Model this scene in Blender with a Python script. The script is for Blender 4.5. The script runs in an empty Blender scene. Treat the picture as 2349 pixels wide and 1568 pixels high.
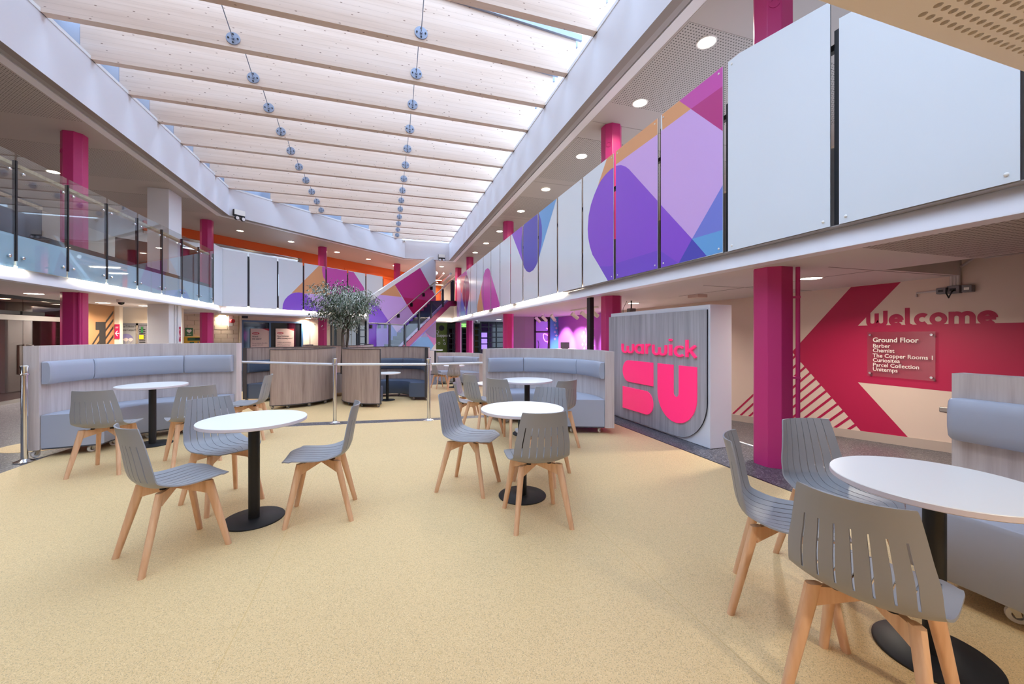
import bpy, bmesh, math, random
from mathutils import Vector, Matrix
random.seed(7)
R = math.radians
# ---------------------------------------------------------------- camera, world, exposure
scene = bpy.context.scene
C = scene.collection
F, CX, CY, EYE = 920.0, 1174.5, 768.0, 1.36          # measured from the photograph (2349 x 1568)
YAW = math.atan((CX - 884.0) / F)                    # room's long axis vanishes at u = 884
ca, sa = math.cos(YAW), math.sin(YAW)
cam_data = bpy.data.cameras.new('camera')
cam = bpy.data.objects.new('camera', cam_data); C.objects.link(cam)
cam.location = (0, 0, EYE); cam.rotation_euler = (R(90), 0, -YAW)
cam_data.sensor_width = 36; cam_data.lens = F * 36 / 2349
cam_data.shift_y = (CY - 784.0) / 2349
cam_data.clip_start = 0.05; cam_data.clip_end = 200
scene.camera = cam
scene.view_settings.view_transform = 'Standard'
scene.view_settings.look = 'None'
scene.view_settings.gamma = 1.0
scene.view_settings.use_curve_mapping = False
scene.view_settings.exposure = 0.95
scene.cycles.use_denoising = True
scene.cycles.max_bounces = 10
scene.cycles.diffuse_bounces = 6
scene.cycles.transparent_max_bounces = 24
scene.cycles.sample_clamp_indirect = 6.0
w = bpy.data.worlds.new('sky'); scene.world = w; w.use_nodes = True
bg = w.node_tree.nodes['Background']
bg.inputs[0].default_value = (0.60, 0.765, 1.0, 1); bg.inputs[1].default_value = 2.5   # overcast white sky

# measured rays: (u, v) of the photo -> points on real planes of the building
def ray(u, v):
    a = (u - CX) / F; b = -(v - CY) / F
    return (a * ca + sa, -a * sa + ca, b)
def on_z(u, v, z):
    r = ray(u, v); t = (z - EYE) / r[2]; return Vector((r[0] * t, r[1] * t, z))
def on_x(u, v, x):
    r = ray(u, v); t = x / r[0]; return Vector((x, r[1] * t, EYE + r[2] * t))
def on_y(u, v, y):
    r = ray(u, v); t = y / r[1]; return Vector((r[0] * t, y, EYE + r[2] * t))
def on_diag(u, v, c):                                 # the 45 degree planes y = x + c
    r = ray(u, v); t = c / (r[1] - r[0]); return Vector((r[0] * t, r[1] * t, EYE + r[2] * t))

# ---------------------------------------------------------------- materials
def srgb(r, g, b):
    f = lambda c: (c / 255 / 12.92) if c / 255 <= 0.04045 else ((c / 255 + 0.055) / 1.055) ** 2.4
    return (f(r), f(g), f(b), 1.0)
M = {}
def mat(name, col, rough=0.5, metal=0.0, spec=0.5, emit=None, estr=0.0, coat=0.0):
    m = bpy.data.materials.new(name); m.use_nodes = True
    p = m.node_tree.nodes['Principled BSDF']
    p.inputs['Base Color'].default_value = col if len(col) == 4 else srgb(*col)
    p.inputs['Roughness'].default_value = rough; p.inputs['Metallic'].default_value = metal
    p.inputs['Specular IOR Level'].default_value = spec
    if coat: p.inputs['Coat Weight'].default_value = coat; p.inputs['Coat Roughness'].default_value = 0.1
    if emit is not None:
        p.inputs['Emission Color'].default_value = emit if len(emit) == 4 else srgb(*emit)
        p.inputs['Emission Strength'].default_value = estr
    M[name] = m
    return m
class NT:
    def __init__(s, m):
        s.t = m.node_tree; s.n = s.t.nodes; s.p = s.n['Principled BSDF']
    def add(s, typ, **kw):
        n = s.n.new(typ)
        for k, v in kw.items(): setattr(n, k, v)
        return n
    def link(s, a, b): s.t.links.new(a, b)
    def coords(s, scale=(1, 1, 1), kind='Object'):
        tc = s.add('ShaderNodeTexCoord'); mp = s.add('ShaderNodeMapping')
        mp.inputs['Scale'].default_value = scale
        s.link(tc.outputs[kind], mp.inputs['Vector']); return mp.outputs[0]
    def ramp(s, fac, stops):
        r = s.add('ShaderNodeValToRGB'); e = r.color_ramp.elements
        while len(e) < len(stops): e.new(0.5)
        for k, (p, c) in enumerate(stops): e[k].position = p; e[k].color = c
        s.link(fac, r.inputs[0]); return r.outputs[0]
    def mix(s, fac, a, b, mode='MIX'):
        x = s.add('ShaderNodeMix', data_type='RGBA', blend_type=mode)
        if isinstance(fac, float): x.inputs[0].default_value = fac
        else: s.link(fac, x.inputs[0])
        for sock, v in ((x.inputs[6], a), (x.inputs[7], b)):
            if isinstance(v, tuple): sock.default_value = v
            else: s.link(v, sock)
        return x.outputs[2]
    def noise(s, vec, scale, detail=3.0, rough=0.55):
        n = s.add('ShaderNodeTexNoise'); n.inputs['Scale'].default_value = scale
        n.inputs['Detail'].default_value = detail; n.inputs['Roughness'].default_value = rough
        s.link(vec, n.inputs['Vector']); return n.outputs[0]
    def bump(s, h, strength, dist=0.01):
        b = s.add('ShaderNodeBump'); b.inputs['Strength'].default_value = strength; b.inputs['Distance'].default_value = dist
        s.link(h, b.inputs['Height']); s.link(b.outputs[0], s.p.inputs['Normal'])
def wood(name, a, b, c, scale, rough=0.45, knots=0.0, axis='Z'):
    m = mat(name, a, rough); t = NT(m)
    sc = {'Z': (scale, scale, scale * 0.05), 'X': (scale * 0.05, scale, scale)}[axis]
    v = t.coords(sc)
    n1 = t.noise(v, 2.2, 6, 0.62); n2 = t.noise(v, 9.0, 3, 0.5)
    col = t.ramp(n1, [(0.30, srgb(*c)), (0.47, srgb(*a)), (0.66, srgb(*b))])
    col = t.mix(0.22, col, t.ramp(n2, [(0.35, srgb(*c)), (0.7, srgb(*b))]))
    if knots:
        vo = t.add('ShaderNodeTexVoronoi'); vo.inputs['Scale'].default_value = 1.0
        t.link(t.coords((6.0, 9.0, 15.0) if axis == 'X' else (9, 9, 2.5)), vo.inputs['Vector'])
        k = t.ramp(vo.outputs['Distance'], [(0.07, (0.85, 0.85, 0.85, 1)), (0.13, (0, 0, 0, 1))])
        col = t.mix(k, col, srgb(120, 84, 62))
        if axis == 'X':                               # glue lines of the laminations
            wv = t.add('ShaderNodeTexWave', wave_type='BANDS', bands_direction='Z'); wv.inputs['Scale'].default_value = 3.6
            t.link(t.coords((1, 1, 1)), wv.inputs['Vector'])
            col = t.mix(t.ramp(wv.outputs[1], [(0.0, (0.16, 0.16, 0.16, 1)), (0.06, (0, 0, 0, 1))]), col, srgb(150, 118, 98))
    t.link(col, t.p.inputs['Base Color']); t.bump(n1, 0.06, 0.004)
    return m
wood('beam_spruce', (222, 199, 182), (230, 211, 198), (206, 179, 160), 1.6, 0.6, 1.0, 'X')
wood('booth_oak', (200, 189, 186), (214, 205, 202), (176, 163, 160), 6.0, 0.4)
wood('pod_oak', (172, 154, 146), (188, 171, 163), (140, 122, 115), 6.0, 0.42)
wood('sign_oak', (165, 164, 170), (186, 186, 192), (140, 139, 146), 6.0, 0.4)
wood('beech', (226, 178, 140), (234, 194, 158), (208, 158, 118), 9.0, 0.42)
wood('rail_oak', (186, 164, 128), (200, 180, 146), (160, 138, 104), 6.0, 0.45)
wood('bark', (96, 88, 80), (136, 126, 114), (52, 46, 42), 14.0, 0.9)
def pebbled(name, base, flecks, scale, amount, rough):
    m = mat(name, base, rough); t = NT(m); v = t.coords((1, 1, 1)); col = srgb(*base)
    big = t.noise(v, 0.9, 3)
    col = t.mix(t.ramp(big, [(0.35, (0, 0, 0, 1)), (0.75, (0.5, 0.5, 0.5, 1))]), col, srgb(*[max(0, c - 14) for c in base]))
    for k, (fc, s) in enumerate(flecks):
        vo = t.add('ShaderNodeTexVoronoi'); vo.inputs['Scale'].default_value = scale * s
        t.link(v, vo.inputs['Vector'])
        sep = t.add('ShaderNodeSeparateColor'); t.link(vo.outputs['Color'], sep.inputs[0])
        f = t.ramp(sep.outputs[k % 3], [(1 - amount, (0, 0, 0, 1)), (1 - amount + 0.02, (1, 1, 1, 1))])
        col = t.mix(f, col, srgb(*fc))
    t.link(col, t.p.inputs['Base Color'])
    return m
pebbled('terrazzo', (80, 80, 88), [((146, 144, 148), 1.0), ((112, 108, 110), 0.6), ((48, 48, 54), 0.8)], 110, 0.16, 0.35)
pebbled('vinyl', (221, 191, 140), [((205, 174, 122), 2.2), ((229, 202, 152), 3.0), ((181, 157, 118), 4.0)], 90, 0.12, 0.5)
mat('vinyl_seam', (206, 174, 118), 0.5)
m = mat('pink_paint', (198, 48, 118), 0.38); t = NT(m)
t.bump(t.noise(t.coords((1, 1, 1)), 60, 2), 0.08, 0.004)
mat('stringer_pink', (158, 34, 76), 0.4)
mat('white_paint', (228, 228, 232), 0.55)
mat('upstand_white', (222, 222, 230), 0.5)
mat('ceiling_white', (220, 212, 208), 0.55)
mat('ceiling_upper', (182, 172, 166), 0.55)
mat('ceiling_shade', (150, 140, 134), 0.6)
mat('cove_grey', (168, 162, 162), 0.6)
mat('fascia_white', (232, 230, 236), 0.4)
m = mat('perforated_white', (184, 175, 169), 0.55); t = NT(m)       # far too small to build: 25 mm grid of drilled holes
tc = t.add('ShaderNodeTexCoord'); vm = t.add('ShaderNodeVectorMath', operation='SCALE'); vm.inputs['Scale'].default_value = 1 / 0.042
fr = t.add('ShaderNodeVectorMath', operation='FRACTION'); sb = t.add('ShaderNodeVectorMath', operation='SUBTRACT'); sb.inputs[1].default_value = (0.5, 0.5, 0.5)
ml = t.add('ShaderNodeVectorMath', operation='MULTIPLY'); ml.inputs[1].default_value = (1, 1, 0); ln = t.add('ShaderNodeVectorMath', operation='LENGTH')
t.link(tc.outputs['Object'], vm.inputs[0]); t.link(vm.outputs[0], fr.inputs[0]); t.link(fr.outputs[0], sb.inputs[0]); t.link(sb.outputs[0], ml.inputs[0]); t.link(ml.outputs[0], ln.inputs[0])
hole = t.ramp(ln.outputs['Value'], [(0.22, (1, 1, 1, 1)), (0.27, (0, 0, 0, 1))])
t.link(t.mix(hole, srgb(184, 175, 169), srgb(84, 76, 70)), t.p.inputs['Base Color'])
mat('panel_white', (226, 232, 238), 0.22, coat=0.3)
mat('panel_core', (64, 48, 46), 0.6)
mat('dark_steel', (30, 31, 36), 0.45)
mat('black_metal', (20, 20, 23), 0.5)
mat('black_plastic', (26, 26, 28), 0.5)
mat('trim_charcoal', (62, 60, 66), 0.5)
mat('galvanised', (150, 160, 180), 0.45, 0.6)
mat('chrome', (225, 225, 228), 0.14, 1.0)
mat('brushed_steel', (190, 186, 180), 0.3, 1.0)
mat('table_white', (243, 242, 240), 0.3)
mat('table_edge', (222, 212, 218), 0.5)
mat('chair_grey', (150, 150, 154), 0.42)
mat('vinyl_grey', (168, 174, 190), 0.36)
mat('vinyl_blue', (78, 92, 116), 0.36)
mat('vinyl_base', (66, 70, 80), 0.5)
mat('wheel_white', (226, 222, 216), 0.4)
mat('wheel_grey', (120, 120, 122), 0.4)
mat('wall_cream', (222, 205, 182), 0.6)
mat('wall_peach', (222, 200, 186), 0.6)
mat('wall_tan', (150, 106, 66), 0.6)
mat('wall_grey', (150, 144, 140), 0.6)
mat('wall_dark', (58, 46, 46), 0.6)
mat('brick_cream', (220, 200, 170), 0.7)
mat('mortar', (206, 186, 156), 0.8)
mat('orange_paint', (226, 96, 26), 0.5)
mat('maroon', (108, 26, 34), 0.25)
mat('crimson', (180, 20, 74), 0.5)
mat('skirting', (186, 170, 160), 0.5)
mat('sign_pink', (240, 52, 118), 0.25, emit=(255, 50, 118), estr=0.25)
mat('sign_white', (226, 228, 236), 0.4)
mat('support_green', (98, 112, 36), 0.6)
mat('print_black', (30, 26, 24), 0.6)
mat('print_white', (240, 236, 230), 0.6)
mat('paper', (214, 190, 178), 0.6)
mat('red_print', (170, 30, 40), 0.5)
mat('green_sign', (40, 104, 54), 0.5)
mat('yellow_case', (232, 182, 28), 0.4)
mat('blue_frame', (70, 104, 140), 0.45)
mat('grey_box', (120, 116, 120), 0.5)
mat('conduit', (198, 188, 186), 0.5)
mat('lilac_print', (122, 112, 148), 0.6)
mat('shop_purple', (206, 108, 226), 0.5)
mat('shop_cyan', (92, 176, 214), 0.5)
mat('dark_glass', (18, 18, 22), 0.08)
mat('screen', (90, 70, 160), 0.3, emit=(150, 120, 230), estr=0.8)
mat('neon', (255, 90, 220), 0.3, emit=(255, 70, 210), estr=9.0)
mat('led', (255, 244, 226), 0.4, emit=(255, 238, 214), estr=30.0)
mat('lamp_disc', (255, 250, 240), 0.4, emit=(255, 242, 214), estr=14.0)
mat('soft_lamp', (255, 244, 226), 0.4, emit=(255, 236, 206), estr=5.0)
mat('exit_green', (60, 160, 70), 0.4, emit=(120, 220, 90), estr=1.2)
for nm, c in dict(art_purple=(144, 84, 214), art_violet=(124, 82, 208), art_lilac=(214, 174, 234), art_orange=(228, 164, 114), art_magenta=(206, 82, 176),
                  art_deep=(190, 54, 134), art_crimson=(180, 32, 92), art_peri=(122, 132, 218), art_indigo=(84, 80, 188), art_blue=(110, 170, 226),
                  art_steel=(98, 142, 192), art_plum=(116, 44, 108), art_mauve=(134, 114, 160), art_coral=(224, 90, 118), art_ice=(206, 214, 230)).items():
    mat(nm, c, 0.3)
def glass(name, tint, ior=1.35, rough=0.02, body=0.0):
    m = bpy.data.materials.new(name); m.use_nodes = True; nt = m.node_tree; nt.nodes.clear()
    o = nt.nodes.new('ShaderNodeOutputMaterial'); mx = nt.nodes.new('ShaderNodeMixShader'); tr = nt.nodes.new('ShaderNodeBsdfTransparent')
    gl = nt.nodes.new('ShaderNodeBsdfGlossy'); lw = nt.nodes.new('ShaderNodeLayerWeight'); pw = nt.nodes.new('ShaderNodeMath'); fr = nt.nodes.new('ShaderNodeMath')
    lw.inputs[0].default_value = 0.5; pw.operation = 'POWER'; pw.inputs[1].default_value = 4.0; nt.links.new(lw.outputs['Facing'], pw.inputs[0])
    f0 = ((ior - 1) / (ior + 1)) ** 2; fr.operation = 'MULTIPLY_ADD'; fr.inputs[1].default_value = 0.85; fr.inputs[2].default_value = f0; nt.links.new(pw.outputs[0], fr.inputs[0])
    tr.inputs[0].default_value = tint; gl.inputs['Roughness'].default_value = rough
    nt.links.new(fr.outputs[0], mx.inputs[0]); nt.links.new(tr.outputs[0], mx.inputs[1]); nt.links.new(gl.outputs[0], mx.inputs[2])
    out = mx
    if body:
        df = nt.nodes.new('ShaderNodeBsdfDiffuse'); df.inputs[0].default_value = srgb(196, 222, 236)
        m2 = nt.nodes.new('ShaderNodeMixShader'); m2.inputs[0].default_value = body
        nt.links.new(mx.outputs[0], m2.inputs[1]); nt.links.new(df.outputs[0], m2.inputs[2]); out = m2
    nt.links.new(out.outputs[0], o.inputs[0]); M[name] = m
glass('roof_glass', (0.96, 0.98, 1, 1), 1.2)
glass('rail_glass', (0.93, 0.97, 0.98, 1), 1.75)
glass('film_glass', (0.55, 0.66, 0.74, 1), 1.5, 0.05, 0.88)
glass('acrylic', (0.95, 0.93, 0.93, 1), 1.75)
glass('clear_glass', (0.95, 0.96, 0.96, 1), 1.42)
glass('door_glass', (0.62, 0.48, 0.45, 1), 1.6, 0.03)  # reddish tint carries part of the left doors' painted red reflection

# ---------------------------------------------------------------- mesh helpers
class MB:
    def __init__(s): s.v, s.f, s.m, s.mats = [], [], [], []
    def mi(s, name):
        if name not in s.mats: s.mats.append(name)
        return s.mats.index(name)
    def add(s, verts, faces, mat, T=None):
        b = len(s.v); k = s.mi(mat)
        for p in verts:
            p = Vector(p); s.v.append(tuple(T @ p) if T is not None else tuple(p))
        for f in faces: s.f.append(tuple(i + b for i in f)); s.m.append(k)
        return s
    def box(s, c, d, mat, rz=0.0, T=None):
        x, y, z = d[0] / 2, d[1] / 2, d[2] / 2; cr, sr = math.cos(rz), math.sin(rz); vs = []
        for i, j, k in ((-1, -1, -1), (1, -1, -1), (1, 1, -1), (-1, 1, -1), (-1, -1, 1), (1, -1, 1), (1, 1, 1), (-1, 1, 1)):
            px, py = i * x, j * y; vs.append((c[0] + px * cr - py * sr, c[1] + px * sr + py * cr, c[2] + k * z))
        return s.add(vs, [(3, 2, 1, 0), (4, 5, 6, 7), (0, 1, 5, 4), (1, 2, 6, 5), (2, 3, 7, 6), (3, 0, 4, 7)], mat, T)
    def span(s, a, b, mat):
        return s.box(tuple((p + q) / 2 for p, q in zip(a, b)), tuple(abs(q - p) for p, q in zip(a, b)), mat)
    def prism(s, poly, z0, z1, mat, T=None, side=None):
        ar = sum(poly[i][0] * poly[(i + 1) % len(poly)][1] - poly[(i + 1) % len(poly)][0] * poly[i][1] for i in range(len(poly)))
        if ar < 0: poly = poly[::-1]
        n = len(poly); vs = [(p[0], p[1], z0) for p in poly] + [(p[0], p[1], z1) for p in poly]
        s.add(vs, [tuple(range(n - 1, -1, -1)), tuple(range(n, 2 * n))], mat, T)
        return s.add(vs, [(i, (i + 1) % n, n + (i + 1) % n, n + i) for i in range(n)], side or mat, T)
    def poly(s, pts, mat, T=None): return s.add(pts, [tuple(range(len(pts)))], mat, T)
    def tube(s, pts, r, mat, n=8, T=None, r1=None, caps=True):
        pts = [Vector(p) for p in pts]; m = len(pts); vs = []; fs = []; up = None
        for i, p in enumerate(pts):
            d = (pts[min(i + 1, m - 1)] - pts[max(i - 1, 0)]).normalized()
            if up is None: up = Vector((0, 0, 1)) if abs(d.z) < 0.9 else Vector((1, 0, 0))
            a = (up - d * up.dot(d)).normalized(); b = d.cross(a); up = a
            rr = r if r1 is None else r + (r1 - r) * i / (m - 1)
            if isinstance(r, (list, tuple)): rr = r[i]
            vs += [p + (a * math.cos(2 * math.pi * k / n) + b * math.sin(2 * math.pi * k / n)) * rr for k in range(n)]
        for i in range(m - 1):
            for k in range(n):
                q = (k + 1) % n; fs.append((i * n + k, i * n + q, (i + 1) * n + q, (i + 1) * n + k))
        if caps: fs += [tuple(range(n - 1, -1, -1)), tuple((m - 1) * n + k for k in range(n))]
        return s.add(vs, fs, mat, T)
    def lathe(s, prof, mat, n=32, c=(0, 0, 0), T=None, closed=False):
        vs, fs = [], []; m = len(prof)
        for r, z in prof: vs += [(c[0] + max(r, 1e-4) * math.cos(2 * math.pi * k / n), c[1] + max(r, 1e-4) * math.sin(2 * math.pi * k / n), c[2] + z) for k in range(n)]
        for i in range(m - 1):
            for k in range(n):
                q = (k + 1) % n; fs.append((i * n + k, i * n + q, (i + 1) * n + q, (i + 1) * n + k))
        if closed: fs += [((m - 1) * n + k, (m - 1) * n + (k + 1) % n, (k + 1) % n, k) for k in range(n)]
        return s.add(vs, fs, mat, T)
    def sweep(s, prof, a0, a1, mat, c=(0, 0), n=None, soft=False):
        # closed profile [(radius, z)] swept through angles a0..a1 (degrees) about c
        n = n or max(4, int(abs(a1 - a0) / 5)); m = len(prof); sl = [(a0 + (a1 - a0) * i / n, 1.0) for i in range(n + 1)]
        if soft:
            e = 1.6; sl = [(a0, 0.88), (a0 + e * 0.4, 0.96)] + [(a0 + e + (a1 - a0 - 2 * e) * i / n, 1.0) for i in range(n + 1)] + [(a1 - e * 0.4, 0.96), (a1, 0.88)]
        rm = sum(p[0] for p in prof) / m; zm = sum(p[1] for p in prof) / m; rmax = max(p[0] for p in prof); vs, fs = [], []
        for a, k in sl:
            cx, sx = math.cos(R(a)), math.sin(R(a))
            for r, z in prof:
                rr = rmax + (r - rmax) * k; zz = zm + (z - zm) * (k if k == 1.0 else 0.5 + 0.5 * k); vs.append((c[0] + rr * cx, c[1] + rr * sx, zz))
        for i in range(len(sl) - 1):
            for j in range(m):
                q = (j + 1) % m; fs.append((i * m + j, (i + 1) * m + j, (i + 1) * m + q, i * m + q))
        fs += [tuple(range(m)), tuple((len(sl) - 1) * m + j for j in range(m - 1, -1, -1))]
        return s.add(vs, fs, mat)
    def build(s, name, parent=None, smooth=35, bevel=0.0, kind=None, loc=None):
        me = bpy.data.meshes.new(name); me.from_pydata(s.v, [], s.f)
        for k in s.mats: me.materials.append(M[k])
        me.polygons.foreach_set('material_index', s.m)
        bm = bmesh.new(); bm.from_mesh(me); bmesh.ops.recalc_face_normals(bm, faces=bm.faces[:]); bm.to_mesh(me); bm.free()
        if smooth:
            me.polygons.foreach_set('use_smooth', [True] * len(me.polygons)); me.set_sharp_from_angle(angle=R(smooth))
        o = bpy.data.objects.new(name, me); C.objects.link(o)
        if parent is not None: o.parent = parent
        if loc is not None: o.location = loc
        if bevel:
            b = o.modifiers.new('edge', 'BEVEL'); b.width = bevel; b.segments = 2; b.limit_method = 'ANGLE'; b.angle_limit = R(40)
        if kind: o['kind'] = kind
        return o
def thing(name, label, cat, loc=(0, 0, 0), rz=0.0, group=None):
    o = bpy.data.objects.new(name, None); C.objects.link(o); o.location = loc; o.rotation_euler = (0, 0, rz)
    o.empty_display_size = 0.1; o['label'] = label; o['category'] = cat
    if group: o['group'] = group
    return o
def tag(o, label, cat, group=None):
    o['label'] = label; o['category'] = cat
    if group: o['group'] = group
    return o
def struct(o, label=None):
    o['kind'] = 'structure'
    if label: o['label'] = label
    return o
def dup(src, loc, rz, label, group=None, parent=None):
    r = src.copy(); C.objects.link(r); r.location = loc; r.rotation_euler = (0, 0, rz)
    r['label'] = label
    if group: r['group'] = group
    for ch in src.children:
        c = ch.copy(); C.objects.link(c); c.parent = r
        for g in ch.children:
            d = g.copy(); C.objects.link(d); d.parent = c
    return r
def frame(o, x, y):
    x = Vector(x).normalized(); y = Vector(y); y = (y - x * y.dot(x)).normalized(); z = x.cross(y)
    return Matrix(((x.x, y.x, z.x, o[0]), (x.y, y.y, z.y, o[1]), (x.z, y.z, z.z, o[2]), (0, 0, 0, 1)))
def clip(poly, x0, y0, x1, y1):
    for ax, lim, sg in ((0, x0, 1), (0, x1, -1), (1, y0, 1), (1, y1, -1)):
        out = []
        for i in range(len(poly)):
            a, b = poly[i - 1], poly[i]; da, db = sg * (a[ax] - lim), sg * (b[ax] - lim)
            if (da >= 0) != (db >= 0):
                k = da / (da - db); out.append((a[0] + (b[0] - a[0]) * k, a[1] + (b[1] - a[1]) * k))
            if db >= 0: out.append(b)
        poly = out
        if len(poly) < 3: return []
    return poly
def lettering(name, body, size, T, mat, parent=None, bold=0.0, depth=0.0005, align='LEFT', width=1.0):
    cu = bpy.data.curves.new('t', 'FONT'); cu.body = body; cu.size = size; cu.offset = bold * size; cu.extrude = depth; cu.align_x = align
    cu.resolution_u = 3
    o = bpy.data.objects.new('t', cu); C.objects.link(o)
    dg = bpy.context.evaluated_depsgraph_get(); me = bpy.data.meshes.new_from_object(o.evaluated_get(dg))
    bpy.data.objects.remove(o); bpy.data.curves.remove(cu)
    me.transform(Matrix.Diagonal((width, 1, 1, 1))); me.transform(T); me.name = name; me.materials.clear(); me.materials.append(M[mat])
    o = bpy.data.objects.new(name, me); C.objects.link(o)
    if parent is not None: o.parent = parent
    return o
# round-ended stroke letters: list of strokes, each a list of points (x-height = 1)
def arc(cx, cy, r, a0, a1, n=14): return [(cx + r * math.cos(R(a0 + (a1 - a0) * i / n)), cy + r * math.sin(R(a0 + (a1 - a0) * i / n))) for i in range(n + 1)]
def letter_strokes(ch, t):
    h = t / 2
    return {
        'w': ([[(h, 1), (h, 0.42)] + arc(0.42, 0.42, 0.42 - h, 180, 360) + [(0.84 - h, 0.78)], [(0.84 - h, 0.42)] + arc(1.26 - t, 0.42, 0.42 - h, 180, 360) + [(1.68 - t - h, 1)]], 1.68 - t),
        'W': ([[(h, 1.30), (h, 0.42)] + arc(0.46, 0.42, 0.46 - h, 180, 360) + [(0.92 - h, 1.12)], [(0.92 - h, 0.42)] + arc(1.38 - t, 0.42, 0.46 - h, 180, 360) + [(1.84 - t - h, 1.30)]], 1.84 - t),
        'a': ([arc(0.5, 0.5, 0.5 - h, 0, 360, 26), [(1 - h, 1), (1 - h, 0)]], 1.0),
        'r': ([[(h, 1), (h, 0)], [(h, 0.5)] + arc(0.5, 0.52, 0.5 - h, 180, 90, 8)], 0.56),
        'i': ([[(h, 1), (h, 0)], arc(h, 1.42, 0.035, 0, 360, 10)], t),
        'c': ([arc(0.5, 0.5, 0.5 - h, 48, 312, 24)], 0.86),
        'k': ([[(h, 1.5), (h, 0)], [(h, 0.40), (0.78, 1.0)], [(0.34, 0.62), (0.82, 0.0)]], 0.84),
        'e': ([arc(0.5, 0.5, 0.5 - h, 0, 318, 26), [(h, 0.5), (1 - h * 0.6, 0.5)]], 1.0),
        'l': ([[(h, 1.45), (h, 0.30)] + arc(0.30 + h, 0.30, 0.30, 180, 270, 6)], 0.5),
        'o': ([arc(0.5, 0.5, 0.5 - h, 0, 360, 28)], 1.0),
        'm': ([[(h, 1), (h, 0)], [(h, 0.5)] + arc(0.43, 0.58, 0.43 - h, 180, 0, 12) + [(0.86 - h, 0)], [(0.86 - h, 0.5)] + arc(1.29 - t, 0.58, 0.43 - h, 180, 0, 12) + [(1.72 - t - h, 0)]], 1.72 - t),
    }[ch]
def letter_mesh(mb, ch, x0, sc, t, mat, T, d0, d1):
    strokes, wd = letter_strokes(ch, t)
    for q, st in enumerate(strokes):
        n = len(st); L, Rr = [], []
        closed = math.dist(st[0], st[-1]) < 1e-3
        for i in range(n):
            a = st[i - 1] if i else (st[-2] if closed else st[0]); b = st[i + 1] if i < n - 1 else (st[1] if closed else st[-1])
            dx, dy = b[0] - a[0], b[1] - a[1]; l = math.hypot(dx, dy) or 1; w_ = t / 2 if not (ch == 'i' and q == 1) else 0.075
            L.append((st[i][0] - dy / l * w_, st[i][1] + dx / l * w_)); Rr.append((st[i][0] + dy / l * w_, st[i][1] - dx / l * w_))
        vs = []; eps = q * 0.0004
        for z in (d0, d1 + eps):
            vs += [((x0 + p[0]) * sc, p[1] * sc, z) for p in L] + [((x0 + p[0]) * sc, p[1] * sc, z) for p in Rr]
        fs = []
        for i in range(n - 1):
            fs += [(2 * n + i, 3 * n + i, 3 * n + i + 1, 2 * n + i + 1), (i, i + 1, n + i + 1, n + i), (i, 2 * n + i, 2 * n + i + 1, i + 1), (n + i, n + i + 1, 3 * n + i + 1, 3 * n + i)]
        if not closed: fs += [(0, n, 3 * n, 2 * n), (n - 1, 3 * n - 1, 4 * n - 1, 2 * n - 1)]
        mb.add(vs, fs, mat, T)
    return wd
# ================================================================ the building
ZR, ZL, ZD, ZF, ZU, ZB = 2.06, 2.15, 2.09, 2.9, 5.12, 5.96     # low ceilings, upper floor, upper ceiling, beam undersides
LOW = -0.40                                                    # the back half of the floor lies two steps lower
EDGE = [(4.3, 6.62), (0.68, 6.66), (-0.75, 6.85), (-1.31, 6.93), (-2.3, 7.7), (-3.4, 8.6), (-4.9, 9.0)]
# ---- floors
mb = MB()
mb.prism([(-9, -4), (4.3, -4)] + EDGE + [(-4.9, 16.5), (-9, 16.5)], -0.45, 0.0, 'terrazzo')
mb.prism([(4.3, -4), (9, -4), (9, 2.4), (4.3, 2.4)], -0.45, 0.0, 'terrazzo')
floor = struct(mb.build('floor', smooth=0))
mb = MB()
mb.add([(4.3, 2.4, 0), (9, 2.4, 0), (9, 7.4, LOW), (4.3, 7.4, LOW), (4.3, 2.4, -.6), (9, 2.4, -.6), (9, 7.4, -.6), (4.3, 7.4, -.6)],
       [(0, 1, 2, 3), (4, 5, 6, 7), (0, 4, 5, 1), (1, 5, 6, 2), (2, 6, 7, 3), (3, 7, 4, 0)], 'terrazzo')
mb.prism([(-8, 6.0), (10, 6.0), (10, 30), (-8, 30)], -0.6, LOW, 'terrazzo')
struct(mb.build('floor', smooth=0))
MB().span((4.275, 2.5, 0.0), (4.31, 6.6, 0.006), 'white_paint').build('nosing', floor, smooth=0)
for x in (-.65, 1.42): MB().span((x - .002, -3.6, 0), (x + .002, 6.5, .0028), 'vinyl_seam').build('seam', floor, smooth=0)
for xa, xb in ((-3.645, -0.652), (-0.648, 1.418), (1.422, 3.35)):
    pts = [(xa, -3.6), (xb, -3.6)]
    back = {-3.645: [(-0.652, 6.60), (-1.55, 6.69), (-2.6, 7.3), (-3.2, 7.2), (-3.6, 6.3)], -0.648: [(1.418, 6.44), (0.67, 6.47), (-0.648, 6.60)], 1.422: [(3.35, 6.42), (1.422, 6.44)]}[xa]
    MB().prism(pts + back, 0.0, 0.003, 'vinyl', side='vinyl_seam').build('vinyl_sheet', floor, smooth=0)
el = [(-4.0 + 0.42 * math.cos(R(a)) * 1.0, 6.47 + 0.34 * math.sin(R(a))) for a in range(0, 360, 12)]
MB().prism(el, 0.0, 0.003, 'vinyl').build('vinyl_disc', floor, smooth=0)
mb = MB(); mb.prism([(4.2, 7.5), (4.2, 14.4), (-4.8, 14.4), (-4.8, 9.2), (-2.2, 7.9), (-1.2, 7.1), (0.7, 6.8)], LOW, LOW + 0.003, 'vinyl')
mb.build('vinyl_sheet', floor, smooth=0)
mb = MB(); mb.prism([(3.352, -4), (3.37, -4), (3.37, 6.42), (3.352, 6.42)], 0, 0.004, 'dark_steel'); mb.build('edge_strip', floor, smooth=0)

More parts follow.
